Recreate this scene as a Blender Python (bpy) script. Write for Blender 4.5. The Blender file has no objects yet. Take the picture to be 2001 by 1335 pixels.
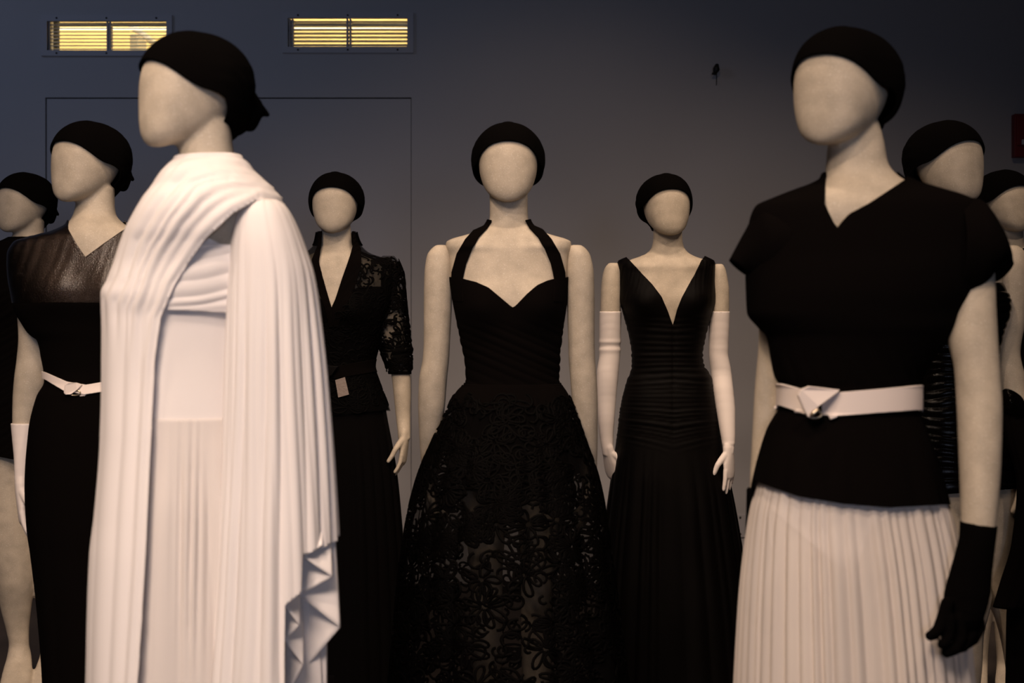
import bpy, math, random
import numpy as np
from mathutils import Vector

random.seed(7)
rng = np.random.default_rng(7)
scene = bpy.context.scene
COL = scene.collection

# ------------------------------------------------------------------ camera, light, exposure
F, CX, HY, HC = 2779.0, 1000.5, 641.0, 1.33       # focal length in px, principal column, eye-level row, eye height
WALL = 7.4
DA, DB, DC = 2.75, 3.96, 5.2                          # the three rows of figures
cam_d = bpy.data.cameras.new('camera')
cam = bpy.data.objects.new('camera', cam_d)
COL.objects.link(cam)
cam.location = (0, 0, HC)
cam.rotation_euler = (math.pi / 2, 0, 0)
cam_d.sensor_width = 36.0
cam_d.lens = F * 36.0 / 2001.0
cam_d.shift_y = -(667.5 - HY) / 2001.0
cam_d.clip_start = 0.05
cam_d.dof.use_dof = True
cam_d.dof.focus_distance = 4.7
cam_d.dof.aperture_fstop = 4.0
scene.camera = cam

world = bpy.data.worlds.new('world')
scene.world = world
world.use_nodes = True
world.node_tree.nodes['Background'].inputs[0].default_value = (0.55, 0.62, 0.85, 1)
world.node_tree.nodes['Background'].inputs[1].default_value = 0.012

scene.view_settings.view_transform = 'Standard'
scene.view_settings.look = 'None'
scene.view_settings.gamma = 1.0
scene.view_settings.use_curve_mapping = False
scene.view_settings.exposure = 0.0

WARM = (1.0, 0.74, 0.55)


def aim(o, target):
    d = Vector(target) - o.location
    o.rotation_euler = d.to_track_quat('-Z', 'Y').to_euler()


def spot(name, loc, target, watts, angle, blend, radius, color):
    l = bpy.data.lights.new(name, 'SPOT')
    l.energy = watts
    l.spot_size = math.radians(angle)
    l.spot_blend = blend
    l.shadow_soft_size = radius
    l.color = color
    o = bpy.data.objects.new(name, l)
    COL.objects.link(o)
    o.location = loc
    aim(o, target)
    return o


def area(name, loc, target, watts, sx, sy, color, spread=180):
    l = bpy.data.lights.new(name, 'AREA')
    l.shape = 'RECTANGLE'
    l.size, l.size_y = sx, sy
    l.energy = watts
    l.color = color
    l.spread = math.radians(spread)
    o = bpy.data.objects.new(name, l)
    COL.objects.link(o)
    o.location = loc
    aim(o, target)
    return o


# ceiling track spots in front of each row
for sx_, sy_, tx_, ty_, tz_, w_, an_ in (
        (-1.1, 0.5, -0.65, 2.75, 1.1, 200, 74), (0.5, 0.7, 0.8, 2.75, 0.4, 130, 40),
        (-1.35, 1.8, -1.15, 3.96, 1.2, 150, 74), (0.0, 2.7, 0.0, 3.96, 1.0, 175, 74), (2.0, 1.9, 1.35, 3.96, 1.2, 125, 74),
        (-0.9, 4.05, -0.7, 5.2, 0.9, 66, 74), (0.75, 4.05, 0.6, 5.2, 0.8, 118, 74),
        (1.9, 4.0, 1.6, 6.2, 0.6, 90, 74), (-1.5, 4.0, -1.7, 6.2, 0.6, 40, 74), (0.4, 4.3, 0.3, 6.6, 0.9, 75, 74)):  # these three are added to warm the lower back wall
    spot('track_spot', (sx_, sy_, 4.2), (tx_, ty_, tz_), w_ * 0.85, an_, 0.9, 0.10, WARM)
spot('track_spot', (2.5, 2.6, 3.7), (-1.1, DB, 1.45), 45, 26, 0.6, 0.06, WARM)  # extra spot, added to throw a highlight on the shiny yoke
# wide warm fill, added overhead to brighten the front row and white gown
area('warm_front_fill', (-1.0, -0.6, 3.6), (-0.75, 2.75, 0.55), 24, 1.5, 0.8, (1.0, 0.77, 0.62), 66)
# cool daylight: an opening behind the camera; the second light is added to tint the left wall blue
area('daylight_opening', (0.9, -4.5, 1.7), (-1.5, WALL, 2.3), 6, 1.2, 1.2, (0.66, 0.74, 1.0), 50)
area('left_wall_fill', (-4.6, 4.6, 4.3), (-2.6, WALL, 2.4), 7, 1.4, 1.0, (0.50, 0.63, 1.0), 110)


# ------------------------------------------------------------------ materials
def mat(name, color, rough=0.8, spec=0.2, metal=0.0, alpha=0.0, thin=0.0, var=None, bump=None, sheen=0.0, spark=None):
    m = bpy.data.materials.new(name)
    m.use_nodes = True
    nt = m.node_tree
    b = nt.nodes['Principled BSDF']
    out = nt.nodes['Material Output']
    b.inputs['Base Color'].default_value = (*color, 1)
    b.inputs['Roughness'].default_value = rough
    b.inputs['Specular IOR Level'].default_value = spec
    b.inputs['Metallic'].default_value = metal
    if sheen:
        b.inputs['Sheen Weight'].default_value = sheen
    tc = nt.nodes.new('ShaderNodeTexCoord')
    if var:
        sc, amt = var
        n = nt.nodes.new('ShaderNodeTexNoise')
        n.inputs['Scale'].default_value = sc
        n.inputs['Detail'].default_value = 4
        nt.links.new(tc.outputs['Object'], n.inputs['Vector'])
        r = nt.nodes.new('ShaderNodeValToRGB')
        r.color_ramp.elements[0].position = 0.3
        r.color_ramp.elements[1].position = 0.7
        r.color_ramp.elements[0].color = (*[c * (1 - amt) for c in color], 1)
        r.color_ramp.elements[1].color = (*[min(1, c * (1 + amt)) for c in color], 1)
        nt.links.new(n.outputs['Fac'], r.inputs['Fac'])
        nt.links.new(r.outputs['Color'], b.inputs['Base Color'])
        if spark:
            v = nt.nodes.new('ShaderNodeTexNoise')
            v.inputs['Scale'].default_value = spark[0]
            v.inputs['Detail'].default_value = 1
            nt.links.new(tc.outputs['Object'], v.inputs['Vector'])
            mr = nt.nodes.new('ShaderNodeMapRange')
            mr.inputs['From Min'].default_value = 0.62
            mr.inputs['From Max'].default_value = 0.74
            mr.inputs['To Max'].default_value = spark[1]
            nt.links.new(v.outputs['Fac'], mr.inputs['Value'])
            mx = nt.nodes.new('ShaderNodeMixRGB')
            mx.inputs[2].default_value = (0.9, 0.86, 0.78, 1)
            nt.links.new(mr.outputs['Result'], mx.inputs[0])
            nt.links.new(r.outputs['Color'], mx.inputs[1])
            nt.links.new(mx.outputs[0], b.inputs['Base Color'])
    if bump:
        sc, st = bump
        n2 = nt.nodes.new('ShaderNodeTexNoise')
        n2.inputs['Scale'].default_value = sc
        n2.inputs['Detail'].default_value = 3
        nt.links.new(tc.outputs['Object'], n2.inputs['Vector'])
        bp = nt.nodes.new('ShaderNodeBump')
        bp.inputs['Strength'].default_value = st
        bp.inputs['Distance'].default_value = 0.002
        nt.links.new(n2.outputs['Fac'], bp.inputs['Height'])
        nt.links.new(bp.outputs['Normal'], b.inputs['Normal'])
    last = b.outputs[0]
    if thin > 0:                                   # light passing through thin cloth
        tl = nt.nodes.new('ShaderNodeBsdfTranslucent')
        tl.inputs['Color'].default_value = (*color, 1)
        mt = nt.nodes.new('ShaderNodeMixShader')
        mt.inputs[0].default_value = thin
        nt.links.new(last, mt.inputs[1])
        nt.links.new(tl.outputs[0], mt.inputs[2])
        nt.links.new(mt.outputs[0], out.inputs['Surface'])
        last = mt.outputs[0]
    if alpha > 0:
        t = nt.nodes.new('ShaderNodeBsdfTransparent')
        mix = nt.nodes.new('ShaderNodeMixShader')
        mix.inputs[0].default_value = alpha
        nt.links.new(last, mix.inputs[1])
        nt.links.new(t.outputs[0], mix.inputs[2])
        nt.links.new(mix.outputs[0], out.inputs['Surface'])
    return m


M = {
    'skin': mat('fibreglass', (0.49, 0.422, 0.33), 0.55, 0.3, var=(28, 0.12), bump=(260, 0.25), spark=(420, 0.42)),
    'wrap': mat('black_jersey', (0.002, 0.0016, 0.0015), 0.95, 0.02),
    'black': mat('black_cloth', (0.003, 0.0022, 0.002), 0.95, 0.02, bump=(500, 0.1)),
    'gloss': mat('black_lurex', (0.0025, 0.0019, 0.0017), 0.38, 0.05, bump=(900, 0.5)),
    'lurex': mat('brown_black_lurex', (0.030, 0.021, 0.017), 0.36, 0.5, metal=1.0, var=(40, 0.15), bump=(600, 0.8), spark=(900, 0.14)),
    'vinyl': mat('black_wet_look', (0.0016, 0.0013, 0.0011), 0.12, 0.05, bump=(350, 0.12)),
    'tulle': mat('black_tulle', (0.003, 0.0025, 0.0025), 0.9, 0.03, alpha=0.42),
    'mesh': mat('black_sheer_mesh', (0.003, 0.0025, 0.0025), 0.9, 0.03, alpha=0.58),
    'chiffon': mat('black_chiffon', (0.0025, 0.002, 0.002), 0.9, 0.03, alpha=0.10),
    'cord': mat('black_braid', (0.0014, 0.0011, 0.001), 0.65, 0.03),
    'white': mat('white_jersey', (0.84, 0.80, 0.785), 0.85, 0.15, thin=0.10, bump=(600, 0.08)),
    'sheer': mat('white_chiffon', (0.86, 0.78, 0.72), 0.9, 0.1, alpha=0.34),
    'gown': mat('white_thin_jersey', (0.85, 0.80, 0.77), 0.9, 0.1, alpha=0.24, thin=0.1),
    'glove': mat('white_glove', (0.84, 0.76, 0.71), 0.55, 0.3),
    'belt': mat('white_leather', (0.85, 0.75, 0.69), 0.5, 0.3, bump=(300, 0.06)),
    'metal': mat('buckle_metal', (0.45, 0.38, 0.28), 0.3, 0.5, metal=1.0),
    'satin': mat('bronze_satin', (0.15, 0.105, 0.078), 0.4, 0.5, bump=(120, 0.3)),
    'wall': mat('wall_paint', (0.40, 0.395, 0.41), 0.85, 0.2, var=(1.5, 0.02), bump=(420, 0.12)),
    'vent': mat('vent_paint', (0.40, 0.395, 0.42), 0.6, 0.3, bump=(200, 0.05)),
    'floor': mat('floor_dark', (0.05, 0.038, 0.032), 0.6, 0.3, var=(6, 0.15)),
    'ceiling': mat('ceiling_dark', (0.06, 0.06, 0.065), 0.9, 0.1),
    'plant': mat('plant_room_paint', (0.80, 0.67, 0.38), 0.8, 0.2, var=(4, 0.1)),
    'grey': mat('grey_steel', (0.35, 0.34, 0.32), 0.5, 0.4),
    'blackplastic': mat('black_plastic', (0.008, 0.008, 0.008), 0.5, 0.3),
    'red': mat('red_enamel', (0.16, 0.006, 0.008), 0.45, 0.4),
    'offwhite': mat('white_plastic', (0.5, 0.5, 0.52), 0.5, 0.3),
    'tube': mat('lit_tube', (0.9, 0.9, 0.85), 0.5, 0.1),
    'screw': mat('screw_dark', (0.06, 0.06, 0.06), 0.4, 0.5, metal=0.6),
}


_l = M['lurex'].node_tree                     # the metallic thread has a sharp second gloss that glitters
_p = _l.nodes['Principled BSDF']
_p.inputs['Coat Weight'].default_value = 0.4
_p.inputs['Coat Roughness'].default_value = 0.13
_n = _l.nodes.new('ShaderNodeTexNoise')
_n.inputs['Scale'].default_value = 260
_b = _l.nodes.new('ShaderNodeBump')
_b.inputs['Strength'].default_value = 0.5
_b.inputs['Distance'].default_value = 0.002
_t = _l.nodes.new('ShaderNodeTexCoord')
_l.links.new(_t.outputs['Object'], _n.inputs['Vector'])
_l.links.new(_n.outputs['Fac'], _b.inputs['Height'])
_l.links.new(_b.outputs['Normal'], _p.inputs['Coat Normal'])
_e = M['tube'].node_tree.nodes['Principled BSDF']
_e.inputs['Emission Color'].default_value = (1.0, 0.95, 0.85, 1)
_e.inputs['Emission Strength'].default_value = 2.0


# ------------------------------------------------------------------ mesh helpers
def P(px, py, D):
    px, py, D = np.broadcast_arrays(np.asarray(px, float), np.asarray(py, float), np.asarray(D, float))
    return np.stack([(px - CX) * D / F, D, HC - (py - HY) * D / F], -1)


def pchip(x, y, xi):
    x = np.asarray(x, float)
    y = np.asarray(y, float)
    h = np.diff(x)
    d = np.diff(y) / h
    m = np.zeros_like(y)
    if len(x) == 2:
        m[:] = d[0]
    else:
        for k in range(1, len(x) - 1):
            if d[k - 1] * d[k] > 0:
                w1, w2 = 2 * h[k] + h[k - 1], h[k] + 2 * h[k - 1]
                m[k] = (w1 + w2) / (w1 / d[k - 1] + w2 / d[k])
        m[0], m[-1] = d[0], d[-1]
    xi = np.clip(xi, x[0], x[-1])
    i = np.clip(np.searchsorted(x, xi) - 1, 0, len(x) - 2)
    t = (xi - x[i]) / h[i]
    t2, t3 = t * t, t * t * t
    return ((2 * t3 - 3 * t2 + 1) * y[i] + (t3 - 2 * t2 + t) * h[i] * m[i]
            + (-2 * t3 + 3 * t2) * y[i + 1] + (t3 - t2) * h[i] * m[i + 1])


def link(name, verts, faces, material, parent=None, smooth=True, solid=0.0, offset=-1.0):
    me = bpy.data.meshes.new(name)
    me.from_pydata(np.asarray(verts, float).tolist(), [], [list(map(int, f)) for f in faces])
    me.validate()
    if smooth:
        me.polygons.foreach_set('use_smooth', [True] * len(me.polygons))
    me.materials.append(material)
    o = bpy.data.objects.new(name, me)
    COL.objects.link(o)
    if solid:
        md = o.modifiers.new('thickness', 'SOLIDIFY')
        md.thickness = solid
        md.offset = offset
    if parent is not None:
        o.parent = parent
        o.matrix_parent_inverse = parent_world(parent).inverted()
    return o


def parent_world(p):
    from mathutils import Matrix
    mw = Matrix.Translation(p.location)
    if p.parent is not None:
        # every parent here is an unrotated Empty or a mesh at the origin parented with its inverse
        return Matrix.Identity(4) if p.type == 'MESH' else mw
    return mw


def thing(name, label, cat, loc=(0, 0, 0), group=None):
    o = bpy.data.objects.new(name, None)
    o.empty_display_size = 0.05
    COL.objects.link(o)
    o.location = loc
    o['label'] = label
    o['category'] = cat
    if group:
        o['group'] = group
    return o


def struct(o):
    o['kind'] = 'structure'
    return o


def grid_faces(n, m, closed=True):
    f = []
    for i in range(n - 1):
        for j in range(m if closed else m - 1):
            k = (j + 1) % m
            f.append((i * m + j, i * m + k, (i + 1) * m + k, (i + 1) * m + j))
    return f


class Loft:
    """stack of rings; rows = (row px, left px, right px, front depth m, back depth m [, exponent [, dy]])"""

    def __init__(s, D, rows, bumps=()):
        rows = [tuple(r) + (2.2, 0.0)[len(r) - 5:] for r in rows]
        s.R = np.array(rows, float)
        s.D = D
        s.bumps = list(bumps)

    def grid(s, y0, y1, ny, nt, off=0.0, bumps=(), t0=0.0, t1=2 * math.pi):
        closed = abs(t1 - t0 - 2 * math.pi) < 1e-6
        py = np.linspace(y0, y1, ny)[:, None]
        th = (np.linspace(t0, t1, nt, endpoint=not closed))[None, :]
        c = [pchip(s.R[:, 0], s.R[:, k], py) for k in range(1, 7)]
        xl, xr, f, b, n, dy = c
        ct, st = np.cos(th), np.sin(th)
        e = 2.0 / n
        ux = np.sign(ct) * np.abs(ct) ** e
        uy = np.sign(st) * np.abs(st) ** e
        px = (xl + xr) / 2 + (xr - xl) / 2 * ux
        D = s.D + dy
        base = P(px, np.broadcast_to(py, px.shape), D)
        base[..., 1] -= np.where(uy > 0, f, b) * uy
        # normals
        if closed:
            Tt = np.roll(base, -1, 1) - np.roll(base, 1, 1)
        else:
            Tt = np.gradient(base, axis=1)
        Tp = np.gradient(base, axis=0)
        N = np.cross(Tt, Tp)
        N /= np.linalg.norm(N, axis=-1, keepdims=True) + 1e-12
        thb = np.broadcast_to(th, px.shape)
        qx = CX + base[..., 0] * F / base[..., 1]          # where each point of the surface really falls
        qy = HY - (base[..., 2] - HC) * F / base[..., 1]
        d = np.zeros_like(px) + off
        for bf in list(s.bumps) + list(bumps):
            d = d + bf(qx, qy, thb)
        v = base + N * d[..., None]
        qx = CX + v[..., 0] * F / v[..., 1]
        qy = HY - (v[..., 2] - HC) * F / v[..., 1]
        return (v.reshape(-1, 3), grid_faces(ny, nt, closed), qx.ravel(), qy.ravel(), thb.ravel())

    def solid(s, y0, y1, ny=60, nt=48, off=0.0, bumps=()):
        v, f, *_ = s.grid(y0, y1, ny, nt, off, bumps)
        return cap(v, f, ny, nt)

    def at(s, px, py, off=0.0):
        """front point of the surface at a pixel"""
        r = [pchip(s.R[:, 0], s.R[:, k], py) for k in range(1, 7)]
        xl, xr, f, b, n, dy = r
        u = np.clip((px - (xl + xr) / 2) / ((xr - xl) / 2), -1, 1)
        return dy - f * (1 - np.abs(u) ** n) ** (1 / n) - off


def cap(v, f, ny, nt):
    v = np.vstack([v, v[:nt].mean(0), v[(ny - 1) * nt:ny * nt].mean(0)])
    a, b = len(v) - 2, len(v) - 1
    f = list(f)
    for j in range(nt):
        k = (j + 1) % nt
        f.append((a, k, j))
        f.append((b, (ny - 1) * nt + j, (ny - 1) * nt + k))
    return v, f


def clip(v, faces, val):
    """keep the part of the mesh where val >= 0, cutting faces exactly on val = 0"""
    v = np.asarray(v)
    val = np.asarray(val, float)
    verts = [tuple(p) for p in v]
    cache, out = {}, []

    def cut(a, b):
        k = (a, b) if a < b else (b, a)
        if k not in cache:
            t = val[k[0]] / (val[k[0]] - val[k[1]])
            verts.append(tuple(v[k[0]] + (v[k[1]] - v[k[0]]) * t))
            cache[k] = len(verts) - 1
        return cache[k]

    for f in faces:
        s = [val[i] >= 0 for i in f]
        if all(s):
            out.append(tuple(f))
        elif any(s):
            r = []
            for q in range(len(f)):
                a, b = f[q], f[(q + 1) % len(f)]
                if s[q]:
                    r.append(a)
                if s[q] != s[(q + 1) % len(f)]:
                    r.append(cut(a, b))
            if len(r) >= 3:
                out.append(tuple(r))
    used = sorted({i for f in out for i in f})
    mp = {o: n for n, o in enumerate(used)}
    return np.array([verts[i] for i in used]), [tuple(mp[i] for i in f) for f in out]


def sdist(px, py, poly):
    """signed distance to a closed polygon in px, positive inside"""
    poly = np.asarray(poly, float)
    d = np.full(px.shape, 1e9)
    ins = np.zeros(px.shape, bool)
    for k in range(len(poly)):
        a, b = poly[k], poly[(k + 1) % len(poly)]
        ab = b - a
        t = np.clip(((px - a[0]) * ab[0] + (py - a[1]) * ab[1]) / (ab @ ab + 1e-9), 0, 1)
        d = np.minimum(d, np.hypot(px - a[0] - t * ab[0], py - a[1] - t * ab[1]))
        c = (a[1] > py) != (b[1] > py)
        xi = a[0] + (py - a[1]) * ab[0] / (ab[1] if abs(ab[1]) > 1e-9 else 1e-9)
        ins ^= c & (px < xi)
    return np.where(ins, d, -d)


def pline(px, pts):
    pts = sorted(pts)
    return np.interp(px, [p[0] for p in pts], [p[1] for p in pts])


def folds(t, n, seed, power=0.75, sharp=0.0):
    """rounded folds with tight valleys along t in 0..1, periodic"""
    r = np.random.default_rng(seed)
    w = r.uniform(0.55, 1.45, n)
    e = np.concatenate([[0], np.cumsum(w) / w.sum()])
    a = r.uniform(0.45, 1.0, n)
    t = np.mod(t, 1.0)
    i = np.clip(np.searchsorted(e, t, side='right') - 1, 0, n - 1)
    q = (t - e[i]) / (e[i + 1] - e[i])
    if sharp:
        q = q ** (1 + sharp)
    return a[i] * np.sin(np.pi * q) ** power


def smooth01(x, a, b):
    t = np.clip((x - a) / (b - a), 0, 1)
    return t * t * (3 - 2 * t)


def tube3(pts, radii, nt=12, ratio=None, ref=(0, 1, 0)):
    """capped tube through 3-D points with rounded ends"""
    pts = np.asarray(pts, float)
    radii = np.asarray(radii, float)
    n = len(pts)
    T = np.gradient(pts, axis=0)
    T /= np.linalg.norm(T, axis=1, keepdims=True)
    ref = np.asarray(ref, float)
    L = np.cross(T, ref)
    L /= np.linalg.norm(L, axis=1, keepdims=True) + 1e-9
    B = np.cross(L, T)
    ratio = np.ones(n) if ratio is None else np.broadcast_to(np.asarray(ratio, float), (n,))
    rings = []

    def ring(c, k, r):
        a = np.linspace(0, 2 * math.pi, nt, endpoint=False)[:, None]
        return c + L[k] * np.cos(a) * r + B[k] * np.sin(a) * r * ratio[k]
    for s in (0.95, 0.6):
        rings.append(ring(pts[0] - T[0] * radii[0] * s * 0.9, 0, radii[0] * math.sqrt(1 - s * s)))
    for k in range(n):
        rings.append(ring(pts[k], k, radii[k]))
    for s in (0.6, 0.95):
        rings.append(ring(pts[-1] + T[-1] * radii[-1] * s * 0.9, n - 1, radii[-1] * math.sqrt(1 - s * s)))
    v = np.vstack(rings)
    # orient outwards
    ny = len(rings)
    f = [tuple(reversed(q)) for q in grid_faces(ny, nt)]
    v, f2 = cap(v, [], ny, nt)
    return v, f + [tuple(reversed(q)) for q in f2]


def tube2(D, rows, ny=60, nt=28, ends=True, bump=None):
    """tube between silhouette points; rows = (ax, ay, bx, by, depth radius m or None, dy)"""
    R = np.array([[r[0], r[1], r[2], r[3], (np.hypot(r[2] - r[0], r[3] - r[1]) / 2 * D / F if r[4] is None else r[4]), r[5]]
                  for r in rows], float)
    cc = (R[:, :2] + R[:, 2:4]) / 2
    s = np.concatenate([[0], np.cumsum(np.hypot(*np.diff(cc, axis=0).T))])
    t = np.linspace(0, s[-1], ny)
    c = np.stack([pchip(s, R[:, k], t) for k in range(6)], 1)
    A = P(c[:, 0], c[:, 1], D + c[:, 5])
    B = P(c[:, 2], c[:, 3], D + c[:, 5])
    th = np.linspace(0, 2 * math.pi, nt, endpoint=False)
    C, Lt = (A + B) / 2, (B - A) / 2
    k = np.ones((ny, nt))
    if bump is not None:
        k = 1 + bump(np.broadcast_to(((c[:, 1] + c[:, 3]) / 2)[:, None], k.shape), np.broadcast_to(th[None], k.shape))
    v = C[:, None] + Lt[:, None] * (np.cos(th)[None, :, None] * k[..., None])
    v[..., 1] -= c[:, 4][:, None] * np.sin(th)[None] * k
    v = v.reshape(-1, 3)
    f = grid_faces(ny, nt)
    return cap(v, f, ny, nt) if ends else (v, f)


def arm_rows(rows, ratio=1.0):
    """(row, xl, xr, dy) -> tube2 rows"""
    return [(r[1], r[0], r[2], r[0], None, r[3]) for r in rows]


def merge(parts):
    V, Fc, o = [], [], 0
    for v, f in parts:
        V.append(np.asarray(v))
        Fc += [tuple(i + o for i in q) for q in f]
        o += len(v)
    return np.vstack(V), Fc


def union(name, parts, voxel, iters, material, parent):
    """fuse overlapping closed pieces into one continuous skin"""
    v, f = merge(parts)
    me = bpy.data.meshes.new('tmp')
    me.from_pydata(v.tolist(), [], [list(map(int, q)) for q in f])
    o = bpy.data.objects.new('tmp', me)
    COL.objects.link(o)
    r = o.modifiers.new('r', 'REMESH')
    r.mode = 'VOXEL'
    r.voxel_size = voxel
    sm = o.modifiers.new('s', 'SMOOTH')
    sm.factor = 0.5
    sm.iterations = iters
    dg = bpy.context.evaluated_depsgraph_get()
    me2 = bpy.data.meshes.new_from_object(o.evaluated_get(dg))
    bpy.data.objects.remove(o)
    bpy.data.meshes.remove(me)
    me2.name = name
    me2.materials.clear()
    me2.materials.append(material)
    me2.polygons.foreach_set('use_smooth', [True] * len(me2.polygons))
    ob = bpy.data.objects.new(name, me2)
    COL.objects.link(ob)
    ob.parent = parent
    ob.matrix_parent_inverse = parent_world(parent).inverted()
    return ob


def unit(v):
    v = np.asarray(v, float)
    return v / (np.linalg.norm(v) + 1e-12)


def hand(wrist, d, lat, size=1.0, curl=(0.25, 0.3, 0.25), thumb=1, spread=0.05, fat=1.0, palm=None):
    """closed pieces of a hand: palm, four jointed fingers, thumb. d = direction, lat = from little finger to index"""
    w, d, lat = np.asarray(wrist, float), unit(d), unit(lat)
    lat = unit(lat - d * (lat @ d))
    n = np.cross(lat, d) if palm is None else unit(palm)         # the side the fingers close to
    n = unit(n - d * (n @ d) - lat * (n @ lat))
    S = size
    out = []
    pl = 0.088 * S
    out.append(tube3([w - d * 0.01 * S, w + d * 0.015 * S, w + d * 0.05 * S, w + d * pl * 0.92],
                     np.array([0.026, 0.029, 0.036, 0.037]) * S * fat, 16, [0.72, 0.62, 0.42, 0.34], ref=n))
    base = [0.028, 0.0095, -0.0095, -0.027]
    ln = [0.072, 0.081, 0.075, 0.058]
    for k in range(4):
        p = w + d * (pl * 0.86 - (0.004 if k in (0, 2) else 0.010 if k == 3 else 0)) * 1.0 + lat * base[k] * S
        dirv = unit(d + lat * spread * (1.5 - k))
        pts, ang = [p], 0.0
        for sgm, fr in enumerate((0.45, 0.31, 0.24)):
            ang += curl[sgm] * (1 + 0.12 * k)
            dd = dirv * math.cos(ang) + n * math.sin(ang)
            for h_ in (0.5, 1.0):
                pts.append(p + dd * ln[k] * S * fr * h_)
            p = pts[-1]
        r = np.linspace(0.0092, 0.0068, len(pts)) * S * fat * (1 if k < 3 else 0.9)
        out.append(tube3(pts, r, 10, ref=lat))
    tb = w + d * 0.022 * S + lat * 0.026 * S * thumb + n * 0.006 * S
    d1 = unit(d * 0.75 + lat * 0.62 * thumb + n * 0.35)
    d2 = unit(d * 0.95 + lat * 0.2 * thumb + n * 0.40)
    q1 = tb + d1 * 0.040 * S
    q2 = q1 + d2 * 0.030 * S
    q3 = q2 + unit(d2 + n * 0.15) * 0.024 * S
    out.append(tube3([tb - d1 * 0.01 * S, tb + d1 * 0.02 * S, q1, q2, q3], np.array([0.013, 0.0125, 0.0105, 0.0095, 0.0078]) * S * fat, 10, ref=lat))
    return out


# ------------------------------------------------------------------ heads and wraps
HEAD = np.array([  # z, half width, front, back
    (0.000, 0.010, 0.078, -0.058), (0.004, 0.024, 0.085, -0.045), (0.012, 0.040, 0.090, -0.022), (0.026, 0.056, 0.0945, 0.010),
    (0.054, 0.071, 0.097, 0.055), (0.090, 0.080, 0.097, 0.082), (0.120, 0.082, 0.096, 0.094), (0.150, 0.079, 0.091, 0.095),
    (0.180, 0.069, 0.076, 0.085), (0.202, 0.050, 0.053, 0.062), (0.214, 0.028, 0.030, 0.036), (0.218, 0.006, 0.006, 0.008)])
WRAP = np.array([
    (0.020, 0.040, 0.020, 0.078), (0.035, 0.046, 0.045, 0.094), (0.050, 0.058, 0.070, 0.106), (0.062, 0.080, 0.088, 0.110), (0.074, 0.092, 0.097, 0.113), (0.092, 0.099, 0.100, 0.116), (0.125, 0.104, 0.101, 0.119),
    (0.150, 0.101, 0.097, 0.116), (0.172, 0.092, 0.088, 0.107), (0.195, 0.075, 0.071, 0.090), (0.212, 0.052, 0.049, 0.064),
    (0.222, 0.028, 0.026, 0.034), (0.226, 0.006, 0.006, 0.008)])


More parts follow.
